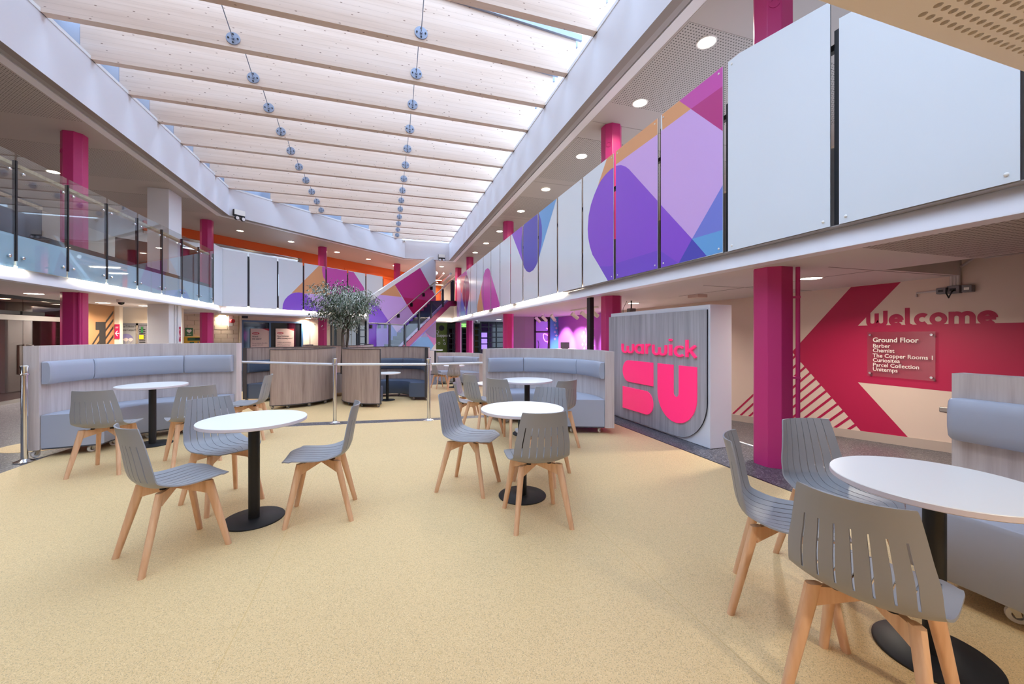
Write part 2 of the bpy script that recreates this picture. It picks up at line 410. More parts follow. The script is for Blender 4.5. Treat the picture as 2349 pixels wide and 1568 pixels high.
# ---- upstand round the roof light, its soffit bands and the upper ceiling
def off(d): return [(3.07 + d, -4.0), (3.07 + d, 20.3 + d), (0.91 - 0.414 * d, 20.3 + d), (-4.69 - d, 14.70 + 0.414 * d), (-4.69 - d, -4.0)]
def ring(mb, da, db, z0, z1, mat, k=None):
    a, b = off(da), off(db)
    for i in range(4) if k is None else [k]:
        mb.prism([a[i], a[i + 1], b[i + 1], b[i]], z0, z1, mat)
for i, nm in enumerate(('right', 'back', 'corner', 'left')):
    mb = MB(); ring(mb, 0, 0.10, ZU, ZB, 'upstand_white', i)
    o = struct(mb.build('wall_upstand_' + nm, smooth=0))
    mb = MB(); ring(mb, -0.012, 0.03, ZB, ZB + 0.055, 'white_paint', i); mb.build('capping', o, smooth=0)
mb = MB()
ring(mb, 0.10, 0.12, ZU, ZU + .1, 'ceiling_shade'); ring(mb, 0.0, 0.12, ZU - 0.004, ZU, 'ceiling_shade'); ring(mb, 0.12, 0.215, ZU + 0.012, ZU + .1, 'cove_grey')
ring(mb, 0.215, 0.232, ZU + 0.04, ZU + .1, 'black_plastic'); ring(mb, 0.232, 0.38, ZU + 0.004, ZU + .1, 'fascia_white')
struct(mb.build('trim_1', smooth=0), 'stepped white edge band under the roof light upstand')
o4 = off(0.38); mb = MB()
mb.prism([(3.45, -4), (9, -4), (9, 20.68), (3.45, 20.68)], ZU, ZU + .15, 'ceiling_upper')
mb.prism([(-7, 20.68), (9, 20.68), (9, 28), (-7, 28)], ZU, ZU + .15, 'ceiling_upper')
mb.prism([(-10, -4), (-5.07, -4), (-5.07, 14.857), (-10, 14.857)], ZU, ZU + .15, 'ceiling_upper')
mb.prism([(-10, 14.857), (-5.07, 14.857), (0.753, 20.68), (-10, 20.68)], ZU, ZU + .15, 'ceiling_upper')
ceiling = struct(mb.build('ceiling', smooth=0))
for ya, yb in ((3.95, 5.72), (6.9, 8.93), (10.3, 12.1), (13.45, 15.4), (16.6, 18.4)):        # perforated fields between plain ones
    MB().span((3.48, ya, ZU - 0.004), (7.6, yb, ZU), 'perforated_white').build('perforated_panel', ceiling, smooth=0)
for ya, yb in ((6.2, 9.02), (10.25, 12.0), (13.2, 14.6)):
    MB().span((-8.6, ya, ZU - 0.004), (-5.10, yb, ZU), 'perforated_white').build('perforated_panel', ceiling, smooth=0)
for y in (6.3, 9.2, 12.3, 15.6): MB().span((3.48, y, ZU - .003), (7.6, y + .012, ZU), 'ceiling_shade').build('ceiling_joint', ceiling, smooth=0)

# ---- timber roof beams with tie plates and rods, glass above
def top(x): return 6.56 + 0.066 * (3.3 - x)
YB = [5.53 + 1.025 * k for k in range(-5, 15)]
def xl(y): return max(-4.82, y - 19.39 - 0.16)
for k, y in enumerate(YB):
    a, b = xl(y), 3.22
    mb = MB(); vs = []
    for yy in (y - 0.12, y): vs += [(a, yy, ZB), (b, yy, ZB), (b, yy, top(b)), (a, yy, top(a))]
    mb.add(vs, [(0, 1, 2, 3), (7, 6, 5, 4), (0, 4, 5, 1), (1, 5, 6, 2), (2, 6, 7, 3), (3, 7, 4, 0)], 'beam_spruce')
    o = struct(mb.build('beam', smooth=0)); 
    mb = MB()
    for yy in (y - 0.17, y + 0.0):
        mb.add([(a, yy, top(a)), (b + .1, yy, top(b + .1)), (b + .1, yy + .05, top(b + .1)), (a, yy + .05, top(a)), (a, yy, top(a) + .1), (b + .1, yy, top(b + .1) + .1), (b + .1, yy + .05, top(b + .1) + .1), (a, yy + .05, top(a) + .1)],
               [(3, 2, 1, 0), (4, 5, 6, 7), (0, 1, 5, 4), (1, 2, 6, 5), (2, 3, 7, 6), (3, 0, 4, 7)], 'galvanised')
    mb.build('steel_rail', o, smooth=0)
    mb = MB(); mb.span((b, y - .11, ZB + .02), (b + .012, y - .01, ZB + .42), 'galvanised'); mb.span((a - .012, y - .11, ZB + .02), (a, y - .01, ZB + .5), 'galvanised')
    mb.build('end_plate', o, smooth=0)
    for x in (0.535, -2.32):
        if x < a + 0.1: continue
        zc = ZB + 0.135; T = frame((x, y - 0.12, zc), (1, 0, 0), (0, 0, 1))
        mb = MB(); mb.lathe([(0.0, 0), (0.1, 0), (0.1, 0.012), (0.096, 0.016), (0, 0.016)], 'galvanised', 28, T=T)
        mb.lathe([(0, 0.016), (0.022, 0.016), (0.022, 0.04), (0, 0.04)], 'galvanised', 10, T=T)
        for q in range(4): mb.lathe([(0, 0.0165), (0.013, 0.0165), (0.013, 0.026), (0, 0.026)], 'black_plastic', 8, c=(0.066 * math.cos(R(90 * q)), 0.066 * math.sin(R(90 * q)), 0), T=T)
        mb.build('tie_plate', o)
        if k: MB().tube([(x, y - 0.14, zc), (x, YB[k - 1], zc + 0.33)], 0.0075, 'galvanised', 6).build('tie_rod', o)
sky_o = bpy.data.objects.new('skylight', None); C.objects.link(sky_o); sky_o['kind'] = 'structure'
for k, y in enumerate(YB[:-1]):
    a, b = -5.4, 3.9
    if k > 14: a = max(a, xl(y) - 0.6)
    MB().add([(a, y - .05, top(a) + .11), (b, y - .05, top(b) + .11), (b, YB[k + 1] - .07, top(b) + .11), (a, YB[k + 1] - .07, top(a) + .11)], [(0, 1, 2, 3)], 'roof_glass').build('glass_pane', sky_o, smooth=0)
mb = MB(); ring(mb, .34, .36, ZB - .3, ZB + 1.0, 'galvanised', 2); ring(mb, .34, .36, ZB - .3, ZB + 1.0, 'galvanised', 3); struct(mb.build('trim_8', smooth=0))
mb = MB(); mb.span((3.3, -1, ZB + .06), (3.34, 20.5, ZB + .10), 'white_paint'); struct(mb.build('trim_2', smooth=0))

# ---- pink octagonal columns and the square white one
def octagon(x, y, h, c): return [(x + sx, y + sy) for sx, sy in ((h, -(h - c)), (h, h - c), (h - c, h), (-(h - c), h), (-h, h - c), (-h, -(h - c)), (-(h - c), -h), (h - c, -h))]
HC = 0.165
for x, y, z0 in ((3.91, 3.22, 0), (3.91, 6.4, 0), (3.91, 12.8, LOW), (3.91, 19.2, LOW), (3.91, 22.4, LOW), (-5.57, 9.66, 0), (-5.6, 15.6, 0), (-2.57, 18.86, LOW), (0.59, 22.07, LOW), (3.91, -3.2, 0)):
    mb = MB(); mb.prism(octagon(x, y, HC, 0.088), z0, ZU, 'pink_paint')
    o = struct(mb.build('column', smooth=0, bevel=0.006))
    mb = MB(); T = frame((x - (HC + .077) / 2, y - (HC + .077) / 2, 4.75), (0.7071, -0.7071, 0), (0, 0, 1))
    mb.lathe([(0.035, 0), (0.05, 0.0), (0.05, 0.006), (0.035, 0.006)], 'pink_paint', 20, T=T, closed=True); mb.build('cast_ring', o)
    if x > 3 and y < 5:
        mb = MB(); px, py = x + HC - .02, y - HC + .0
        mb.tube([(px, py, 0.0), (px, py, ZR)], 0.021, 'pink_paint', 10)
        for z in (0.92, 1.75): mb.box((px - .012, py + .012, z), (0.075, 0.05, 0.022), 'pink_paint', R(-45))
        mb.build('painted_pipe', o)
    if x < -5 and y < 12:
        MB().tube([(x + HC - .01, y - HC + .02, 0), (x + HC - .01, y - HC + .02, ZL)], 0.02, 'pink_paint', 8).build('painted_pipe', o)
mb = MB(); mb.span((-5.77, 12.5, 0), (-5.31, 13.18, ZU), 'white_paint'); o = struct(mb.build('column', smooth=0, bevel=0.01), 'square white column by the glass balustrade')
mb = MB()
for y in (12.78, 12.92): mb.tube([(-5.29, y, 0), (-5.29, y, ZL)], 0.02, 'white_paint', 8)
mb.build('white_pipe', o)

# ---- slabs of the upper floor, low ceilings, fascias and LED strips
mb = MB()
mb.prism([(3.52, 2.9), (6.46, 2.9), (6.46, 10), (9, 10), (9, 26), (3.52, 26)], ZR, ZF, 'ceiling_white')
mb.prism([(3.52, -4), (5.12, -4), (5.12, 2.9), (3.52, 2.9)], ZR, ZF, 'ceiling_white')
mb.prism([(5.12, -4), (6.46, -4), (6.46, 2.9), (5.12, 2.9)], ZR + 0.33, ZF, 'ceiling_shade')
low = struct(mb.build('ceiling', smooth=0))
mb = MB(); mb.prism([(3.47, -1.0), (3.47, 2.21), (5.06, 2.21), (5.06, -1.0)], ZR - 0.004, ZR, 'perforated_white'); mb.build('perforated_panel', low, smooth=0)
mb = MB(); mb.span((4.35, 2.95, ZR - .003), (6.4, 2.96, ZR), 'ceiling_shade'); mb.span((5.05, 2.95, ZR - .003), (5.06, 6.0, ZR), 'ceiling_shade'); mb.span((4.3, 4.6, ZR - .003), (6.4, 4.61, ZR), 'ceiling_shade'); mb.build('ceiling_joint', low, smooth=0)
mb = MB()
mb.prism([(-10, -4), (-5.16, -4), (-5.16, 15.20), (-10, 15.2)], ZL, ZF - .1, 'ceiling_white')
struct(mb.build('ceiling', smooth=0))
mb = MB(); mb.prism([(-10, 15.2), (-5.16, 15.20), (-5.05, 15.42), (-0.75, 19.72), (-0.75, 24.5), (-10, 24.5)], ZD, ZF - .1, 'ceiling_white')
mb.prism([(-0.75, 21.6), (4, 21.6), (4, 24.5), (-0.75, 24.5)], ZR, ZF, 'ceiling_white')
struct(mb.build('ceiling', smooth=0))
def fascia(name, A, B, zb, zt, out, ends=()):      # sloping white edge beam: A, B along it, out = unit vector towards the atrium
    A, B, n = Vector((*A, 0)), Vector((*B, 0)), Vector((*out, 0))
    prof = [(0.0, zb), (0.0, zb + 0.012), (-0.05, zt - 0.05), (-0.085, zt), (-0.16, zt), (-0.16, zb)]
    mb = MB(); vs = []
    for p in (A, B): vs += [tuple(p + n * d + Vector((0, 0, z))) for d, z in prof]
    m = len(prof)
    mb.add(vs, [tuple(range(m)), tuple(range(2 * m - 1, m - 1, -1))] + [(i, i + m, (i + 1) % m + m, (i + 1) % m) for i in range(m)], 'fascia_white')
    o = struct(mb.build(name, smooth=50)); dr = (B - A).normalized(); nn = frame(A, dr, n)
    for sa, sb in ends:                             # LED strips that wash the fascia from above
        c = A + dr * ((sa + sb) / 2) + n * (-0.05); c.z = zt + 0.022
        mb = MB(); mb.box(tuple(c), (sb - sa, 0.03, 0.014), 'led', math.atan2(dr.y, dr.x)); mb.build('led_strip', o, smooth=0)
        mb = MB(); c2 = c.copy(); c2.z += 0.012; mb.box(tuple(c2), (sb - sa + .02, 0.04, 0.01), 'brushed_steel', math.atan2(dr.y, dr.x)); mb.build('led_channel', o, smooth=0)
    return o
fascia('trim_3', (3.42, -1.0), (3.42, 21.6), ZR - 0.012, 2.225, (-1, 0), [(7.75, 9.3), (9.5, 11.6), (12.1, 14.2), (15.0, 17.3), (17.9, 20.2), (20.7, 22.4)])
fascia('trim_4', (-5.08, -1.0), (-5.08, 15.24), ZL - 0.012, 2.33, (1, 0), [(5.2, 8.9), (9.9, 12.35), (12.6, 15.3), (15.5, 16.15)])
s2 = 2 ** -0.5
fascia('trim_5', (-5.08, 15.26), (-0.62, 19.72), ZD - 0.012, 2.30, (s2, -s2), [(0.25, 2.0), (2.1, 4.1), (4.2, 6.2)])
fascia('trim_6', (-0.75, 21.5), (3.40, 21.5), ZR - 0.012, 2.225, (0, -1), [(0.4, 2.2), (2.4, 4.1)])
# the low ceiling overhead of the photographer: drilled board with real holes
mb = MB(); p = 0.0254; nx, ny = 30, 14; x0, y0 = 1.12, 0.565
mb.span((-6, -4, ZR), (7, 0.10, ZF), 'ceiling_white'); mb.span((-6, 0.1, ZR + .014), (7, 0.607, ZF), 'ceiling_shade')
mb.span((-6, 0.1, ZR), (x0 - p / 2, 0.607, ZR + .0145), 'ceiling_white'); mb.span((x0 - p / 2, y0 + p / 2, ZR), (7, 0.607, ZR + .0145), 'ceiling_white')
xe, ye = x0 - p / 2 + nx * p, y0 + p / 2 - ny * p
mb.span((xe, 0.1, ZR), (7, y0 + p / 2, ZR + .0145), 'ceiling_white'); mb.span((x0 - p / 2, 0.1, ZR), (xe, ye, ZR + .0145), 'ceiling_white')
near = struct(mb.build('ceiling', smooth=0))
mb = MB(); vs, fs = [], []; n = 12
for i in range(nx):
    for j in range(ny):
        cx, cy = x0 + i * p, y0 - j * p; b = len(vs); sq = []
        for k in range(n):
            a = 2 * math.pi * (k + .5) / n; r = p / 2 / max(abs(math.cos(a)), abs(math.sin(a))); sq.append((cx + r * math.cos(a), cy + r * math.sin(a)))
        vs += [(q[0], q[1], ZR) for q in sq]; vs += [(cx + .0080 * math.cos(2 * math.pi * (k + .5) / n), cy + .0080 * math.sin(2 * math.pi * (k + .5) / n), ZR) for k in range(n)]
        vs += [(cx + .0080 * math.cos(2 * math.pi * (k + .5) / n), cy + .0080 * math.sin(2 * math.pi * (k + .5) / n), ZR + .0135) for k in range(n)]
        for k in range(n):
            q = (k + 1) % n; fs += [(b + k, b + q, b + n + q, b + n + k), (b + n + k, b + n + q, b + 2 * n + q, b + 2 * n + k)]
mb.add(vs, fs, 'ceiling_white'); mb.build('perforated_board', near, smooth=0, kind='stuff')

# ---- ground floor walls
XW = 6.45
mb = MB(); mb.span((XW, -4, -0.5), (XW + .15, 10.35, 2.5), 'wall_peach'); wall_right = struct(mb.build('wall_right', smooth=0))
mb = MB(); mb.add([(XW - .012, -1, 0), (XW, -1, 0), (XW, 2.4, 0), (XW - .012, 2.4, 0), (XW - .012, -1, .12), (XW, -1, .12), (XW, 2.4, .12), (XW - .012, 2.4, .12),
                   (XW - .012, 7.4, LOW), (XW, 7.4, LOW), (XW, 7.4, LOW + .12), (XW - .012, 7.4, LOW + .12)],
                  [(0, 3, 7, 4), (4, 7, 6, 5), (3, 8, 11, 7), (7, 11, 10, 6), (0, 4, 5, 1), (8, 9, 10, 11)], 'skirting')
struct(mb.build('baseboard_right', smooth=0))
# crimson arrow, stripes and WELCOME printed on the right wall (u, v of the photo on the plane x = XW)
def K(x, y): q = on_x(1340 + x / 2.328, 580 + y / 2.328, XW); return (q.y, q.z)
def flat(shapes, mk, name, parent, d=0.0006):
    mb = MB()
    for k, (mt, pts) in enumerate(shapes): mb.poly([mk(p, 0.0006 + d * k) for p in pts], mt)
    return mb.build(name, parent, smooth=0)
on_wall = lambda p, e: (XW - 0.0006 - e, p[0], p[1])
zt1, zt2 = K(1462, 388)[1], K(1462, 690)[1]
y1 = K(1462, 388)[0]; ytip = K(1110, 522)[0]; ztip = K(1115, 528)[1]; dz = ZR - ztip
arrow = [(ytip, ztip), (ytip - dz, ZR), (ytip - dz - 0.94, ZR), (y1, zt1), (-2, zt1), (-2, zt2), (y1 + .02, zt2), (y1 + .02 - (zt2 + .25), -0.25), (y1 + .02 - (zt2 + .25) + 1.12, -0.25)]
arrow = [(ytip, ztip)] + [K(1425, 182), K(1692, 155), K(1462, 388), (-2, zt1), (-2, zt2), K(1462, 690), K(1757, 1013), K(1500, 976)]
flat([('crimson', arrow)], on_wall, 'wall_graphic', wall_right)
P, Q = Vector(K(1118, 545)), Vector(K(1500, 976)); e = (Q - P).normalized(); nrm = Vector((-e.y, e.x)); nrm = nrm if nrm.x > 0 else -nrm
shapes = []
k = 0
while k * 0.118 < (Q - P).length:
    c = P + e * (k * 0.118 + 0.03); d_ = 0.034
    q = [c - e * d_ / 2 - nrm * .03, c + e * d_ / 2 - nrm * .03, c + e * d_ / 2 + nrm * 1.9, c - e * d_ / 2 + nrm * 1.9]
    pl = clip([(v.x, v.y) for v in q], -2, -0.17 if c.x > 3 else -.1, 9, 2.0)
    if pl: shapes.append(('crimson', pl))
    k += 1
mb = MB()
for mt, pl in shapes: mb.poly([on_wall(p_, 0.0012) for p_ in pl], mt)
mb.build('wall_stripes', wall_right, smooth=0)
lx, rx = on_x(1780 + 855 / 4.128, 560 + 700 / 4.128, XW).y, on_x(1780 + 2105 / 4.128, 560 + 650 / 4.128, XW).y
sc = 0.165; words = 'Welcome'; tt = 0.31; gap = 0.07
tot = sum(letter_strokes(c_, tt)[1] + gap for c_ in words) - gap
sc = (lx - rx) / tot; x = 0
Tm = frame((XW - 0.0016, lx, zt1 - 0.02), (0, -1, 0), (0, 0, 1))
for c_ in words: mb = MB(); x += letter_mesh(mb, c_, x, sc, tt, 'crimson', Tm, 0.0, 0.0004) + gap; mb.build('letter', wall_right, smooth=0)

mb = MB()
mb.span((XW, 10.35, -0.5), (XW + .15, 14.4, 2.3), 'shop_purple'); wall_shop = struct(mb.build('wall_shop', smooth=0))
mb = MB(); u0, v0 = 1030, 600
cross = [(1890, 925), (1942, 925), (1996, 925), (1865, 980), (1916, 980), (1969, 980), (1842, 1033), (1890, 1033), (1942, 1036), (1998, 1038), (1870, 1090), (1918, 1092), (1971, 1095), (1846, 1143), (1893, 1145), (1945, 1150), (1999, 1155), (1870, 1198), (1920, 1203), (1972, 1208)]
for cxp, cyp in cross:
    q = on_x(1030 + cxp / 6.023, 600 + cyp / 6.023, XW)
    mb = MB(); mb.span((XW - .004, q.y - .055, q.z - .012), (XW - .0006, q.y + .055, q.z + .012), 'print_white'); mb.span((XW - .0045, q.y - .014, q.z - .05), (XW - .0006, q.y + .014, q.z + .05), 'print_white')
    mb.build('wall_cross', wall_shop, smooth=0)
mb = MB(); YS = 14.4
xs = lambda u: on_y(u, 750, YS).x
mb.span((xs(1182) - .35, YS, LOW), (xs(1225), YS + .12, 2.3), 'wall_grey'); mb.span((xs(1262), YS, LOW), (XW + .15, YS + .12, 2.3), 'shop_cyan'); mb.span((xs(1225), YS, 1.95), (xs(1262), YS + .12, 2.3), 'wall_dark')
wall_cross = struct(mb.build('wall_partition', smooth=0))
MB().span((xs(1203), YS - .004, LOW), (xs(1203) + .012, YS, ZR), 'ceiling_shade').build('panel_joint', wall_cross, smooth=0)
for (u_, v_) in ((1275, 737), (1273, 745), (1276, 752), (1273, 761), (1276, 769), (1273, 777)):
    q = on_y(u_, v_, YS); mb = MB(); mb.span((q.x - .05, YS - .004, q.z - .011), (q.x + .05, YS, q.z + .011), 'print_white'); mb.span((q.x - .011, YS - .005, q.z - .05), (q.x + .011, YS, q.z + .05), 'print_white'); mb.build('wall_cross', wall_cross, smooth=0)
# shop door with a neon scribble behind its glass
d0, d1 = xs(1226), xs(1261); mb = MB()
for a in (d0, d1 - .06): mb.span((a, YS - .02, LOW), (a + .06, YS + .06, 1.95), 'wall_dark')
for z in (1.45, 1.89, LOW): mb.span((d0, YS - .02, z), (d1, YS + .06, z + .06), 'wall_dark')
door = struct(mb.build('door_1', smooth=0))
MB().span((d0 + .06, YS + .02, LOW), (d1 - .06, YS + .028, 1.9), 'clear_glass').build('door_glass', door, smooth=0)
MB().tube([(d0 + .12, YS - .05, .75), (d0 + .15, YS - .07, .95), (d0 + .15, YS - .07, 1.05), (d0 + .12, YS - .05, 1.15)], .012, 'black_metal').build('door_handle', door)
mb = MB(); mb.span((d0 - .3, YS + 1.2, LOW), (d1 + .6, YS + 1.25, 2.3), 'shop_purple'); struct(mb.build('wall_shop_rear', smooth=0))
q = on_y(1251, 773, YS + .16); pts = []
for k in range(60):
    a = k / 59; pts.append((q.x + .16 * math.sin(a * 9) * (1 - a * .3) + .05, YS + .16, q.z + .26 - a * .5 + .09 * math.cos(a * 14)))
neon = tag(MB().tube(pts, .012, 'neon', 6).build('neon_sign'), 'glowing pink neon scribble behind the shop door glass', 'sign')
# black frame post beside column two and back wall of glazed doors
mb = MB(); mb.span((3.62, 6.66, 0 - .4), (3.70, 6.78, ZR), 'dark_steel'); struct(mb.build('trim_7', smooth=0))
YB2 = 23.5
xb = lambda u: on_y(u, 760, YB2).x
mb = MB(); mb.span((xb(999) - .2, YB2, LOW), (xb(1026), YB2 + .1, ZR), 'support_green'); mb.span((xb(1103), YB2 + .8, LOW), (9, YB2 + .9, ZR), 'wall_dark'); mb.span((-8, YB2 + .9, LOW), (xb(1103), YB2 + 1.0, ZR), 'wall_dark')
wall_back = struct(mb.build('wall_back', smooth=0))
T = frame((xb(1002), YB2 - .004, on_y(1002, 772, YB2).z), (1, 0, 0), (0, 0, 1)); lettering('lettering', 'Support', 0.24, T, 'print_white', wall_back, 0.01)
mb = MB(); q = on_y(1013, 752, YB2)
mb.lathe([(0, 0), (.16, 0), (.16, .004), (0, .004)], 'print_black', 20, T=frame((q.x, YB2 - .001, q.z), (1, 0, 0), (0, 0, 1)))
for du, dv, r_ in ((-10, 9, .09), (-6, 35, .07), (5, 28, .05), (7, 36, .07)):
    q = on_y(1013 + du, 752 + dv, YB2); mb.lathe([(r_ - .02, 0), (r_, 0), (r_, .004), (r_ - .02, .004)], 'print_white', 16, closed=True, T=frame((q.x, YB2 - .001, q.z), (1, 0, 0), (0, 0, 1)))
mb.build('wall_print', wall_back)
nd = 1
def glazed_screen(name, x0_, x1_, y, z0, z1, cols, rows):
    mb = MB(); 
    for i in range(cols + 1):
        x = x0_ + (x1_ - x0_) * i / cols; mb.span((x - .03, y - .04, z0), (x + .03, y + .04, z1), 'black_metal')
    o = struct(mb.build(name, smooth=0))
    for j in range(rows + 1):
        z = z0 + (z1 - z0) * j / rows; MB().span((x0_, y - .03, z - .025), (x1_, y + .03, z + .025), 'black_metal').build('glazing_bar', o, smooth=0)
    MB().span((x0_, y + .005, z0), (x1_, y + .012, z1), 'dark_glass').build('door_glass', o, smooth=0)
    return o
glazed_screen('door_2', xb(1028), xb(1070), YB2, LOW, ZR - .3, 4, 7)
glazed_screen('door_3', xb(1074), xb(1101), YB2, LOW, ZR, 2, 7)
YB3 = 20.5; s3 = glazed_screen('door_4', on_y(1103, 760, YB3).x, on_y(1156, 760, YB3).x, YB3, LOW, ZR, 3, 9)
for k, v_ in enumerate((768, 782, 795)):
    q = on_y(1111, v_, YB3 - .06); mb = MB(); mb.span((q.x - .15, YB3 - .06, q.z - .12), (q.x + .15, YB3 - .05, q.z + .12), 'screen'); mb.build('lit_notice', s3, smooth=0)
mb = MB(); mb.span((on_y(1138, 760, YB3).x, YB3 + .25, LOW), (on_y(1150, 760, YB3).x, YB3 + .27, 1.9), 'yellow_case'); mb.build('yellow_blind', s3, smooth=0)

# ---- left ground floor: dark glass doors, tan wall with a giant 1, parcel counter, block wall, blue doors
XL = -7.1
mb = MB(); mb.span((XL - 1.6, 4, 0), (XL - 1.5, 12.7, ZL), 'maroon'); mb.span((XL - 1.5, 10.1, 0), (XL - 1.46, 11.2, ZL), 'wall_dark'); mb.span((XL - 1.5, 6, 0), (XL - 1.46, 9.2, ZL), 'wall_dark'); mb.span((XL - 1.5, 12.65, 0), (XL, 12.72, ZL), 'wall_dark')  # maroon stretches paint in the red reflection of the glass doors
mb.span((XL - 1.48, 9.2, 0), (XL - 1.44, 10.1, ZL), 'maroon'); mb.span((XL - 1.48, 11.5, 0), (XL - 1.44, 12.6, ZL), 'maroon')
struct(mb.build('wall_left', smooth=0))
mb = MB(); mb.span((XL - .03, 4, ZL - .06), (XL + .03, 12.65, ZL), 'dark_steel'); mb.span((XL - .03, 4, 0), (XL + .03, 12.65, .07), 'brushed_steel')
glass_l = struct(mb.build('door_5', smooth=0))
zr_ = on_x(60, 729, XL).z
MB().span((XL - .02, 4, zr_ - .05), (XL + .045, 12.62, zr_ + .05), 'brushed_steel').build('door_rail', glass_l, smooth=0)
for ya, yb in ((4, 7.2), (7.21, 9.4), (9.41, 10.87), (10.88, 12.62)):
    MB().span((XL - .006, ya, .07), (XL + .006, yb, ZL - .06), 'door_glass').build('door_glass', glass_l, smooth=0)
for u_ in (68, 7):
    q = on_x(u_, 719, XL); mb = MB(); mb.span((XL - .01, q.y - .28, zr_ + .06), (XL + .07, q.y + .28, zr_ + .13), 'black_plastic'); mb.build('door_closer', glass_l, smooth=0)
q = on_x(62, 830, XL); MB().tube([(XL + .03, q.y - .05, .55), (XL + .12, q.y - .05, .55), (XL + .12, q.y - .05, 1.15), (XL + .03, q.y - .05, 1.15)], .02, 'brushed_steel').build('door_handle', glass_l)
mb = MB(); mb.span((XL - .1, 12.72, 0), (XL, 13.8, ZL), 'wall_tan'); mb.span((XL - .1, 13.8, 0), (XL + .11, 13.95, ZL), 'wall_cream'); wl2 = struct(mb.build('wall_left', smooth=0))
wp = lambda u, v: (lambda q: (XL + .004, q.y, q.z))(on_x(u, v, XL))
mb = MB(); z2 = lambda x, y: wp(180 + x / 6.53, 640 + y / 6.53)
mb.poly([z2(255, 640), z2(405, 640), z2(405, 1050), z2(310, 1050), z2(310, 760), z2(255, 760)], 'print_black')
for (ax, ay, bx, by) in ((405, 625, 520, 470), (405, 745, 520, 590), (405, 865, 520, 700), (405, 985, 520, 830), (310, 800, 190, 985), (310, 915, 250, 1000)):
    mb.poly([z2(ax, ay), z2(bx, by), z2(bx, by + 42), z2(ax, ay + 42)], 'print_black')
mb.build('wall_graphic', wl2, smooth=0)
YP = 14.3
mb = MB(); mb.span((-7.6, YP, 0), (-5.75, YP + .1, ZL), 'wall_cream'); wp_ = struct(mb.build('wall_parcel', smooth=0))
px_ = lambda u: on_y(u, 760, YP).x
mb = MB(); zt_ = on_y(300, 741, YP).z
for a, b in ((px_(276) - .3, px_(276) - .26), (px_(314), px_(319)), (px_(340) + .1, px_(340) + .15)): mb.span((a, YP - .05, 0), (b, YP, zt_), 'brushed_steel')
mb.span((px_(276) - .3, YP - .05, zt_ - .06), (px_(340) + .15, YP, zt_), 'grey_box'); door = struct(mb.build('door_6', smooth=0))
MB().span((px_(276) - .26, YP - .03, 0), (px_(314), YP - .01, zt_ - .06), 'wall_grey').build('door_leaf', door, smooth=0)
MB().span((px_(319), YP - .03, 0), (px_(340) + .1, YP - .01, zt_ - .06), 'grey_box').build('door_leaf', door, smooth=0)
mb = MB()
for k in range(9): z = 1.5 - k * .06; mb.span((px_(321), YP - .036, z), (px_(335), YP - .031, z + .03), 'print_black')
mb.span((px_(321), YP - .04, 1.24), (px_(331), YP - .031, 1.36), 'yellow_case'); mb.span((px_(321) + .04, YP - .04, 1.42), (px_(330), YP - .031, 1.6), 'green_sign'); mb.build('shutter', door, smooth=0)
for txt, v_ in (('Parcel Collection Point', 750.5), ('Central Campus West', 758.5)):
    q = on_y(276, v_, YP - .032); lettering('lettering', txt, 0.082, frame((px_(278), YP - .032, q.z), (1, 0, 0), (0, 0, 1)), 'print_black', door, 0.008, width=0.56)
q = on_y(289, 777, YP - .033); mb = MB()
mb.poly([(q.x + .17 * math.cos(R(a)), YP - .033, q.z - .02 + .17 * math.sin(R(a))) for a in range(0, 181, 12)], 'lilac_print')
for dx in (-.11, 0, .11): mb.poly([(q.x + dx + .055 * math.cos(R(a)), YP - .034, q.z - .02 + .05 * math.sin(R(a))) for a in range(0, 360, 24)], 'paper')
for dx in (-.16, -.05, .05, .16): mb.tube([(q.x + dx, YP - .033, q.z - .03), (q.x + dx * .1, YP - .033, q.z - .26)], .004, 'lilac_print', 4)
mb.build('parachute_print', door, smooth=0)
CW = 22.9
def dpt(u, e=0.0):   # point on the diagonal rear wall at picture column u, e metres in front of it
    q = on_diag(u, 760, CW - e * 2 ** .5); return Vector((q.x, q.y, 0))
dd = Vector((s2, s2, 0)); nn = Vector((s2, -s2, 0))
def dbox(mb, ua, ub, z0, z1, e0, e1, mt, base=None):
    a, b = dpt(ua), dpt(ub); c = (a + b) / 2 + nn * (e0 + e1) / 2; mb.box((c.x, c.y, (z0 + z1) / 2), ((b - a).length, abs(e1 - e0), z1 - z0), mt, R(45)); return mb
mb = MB(); dbox(mb, 330, 548, 0, ZD, -.15, -.01, 'mortar'); wbrick = struct(mb.build('wall_block', smooth=0))
a0 = dpt(395); span_ = (dpt(547) - a0).length; bh, bl = 0.155, 0.42
for r_ in range(7, 14):
    x = -0.21 if r_ % 2 else 0.0
    while x < span_ - .05:
        l0, l1 = max(0, x), min(span_, x + bl - .012)
        if l1 - l0 > .06:
            c = a0 + dd * (l0 + l1) / 2 + nn * random.uniform(-.001, .002)
            mb = MB(); mb.box((c.x, c.y, r_ * bh + bh / 2), (l1 - l0, .02, bh - .012), 'brick_cream', R(45)); mb.build('brick', wbrick, smooth=0, bevel=0.003)
        x += bl
mb = MB(); dbox(mb, 548, 553, 0, ZD, -.1, .06, 'wall_cream'); dbox(mb, 553, 694, 1.93, ZD, -.1, .02, 'wall_cream'); dbox(mb, 693, 758, 0, ZD, -.1, .02, 'wall_cream'); dbox(mb, 709, 711, 0, ZD, .02, .03, 'ceiling_shade'); struct(mb.build('wall_corner', smooth=0))
mb = MB()
for a, b in ((553, 557), (690, 694)): dbox(mb, a, b, 0, 1.93, -.05, .05, 'blue_frame')
dbox(mb, 553, 694, 1.86, 1.93, -.05, .05, 'blue_frame'); dbox(mb, 617, 621, 0, 1.86, -.04, .02, 'blue_frame'); blue = struct(mb.build('door_7', smooth=0))
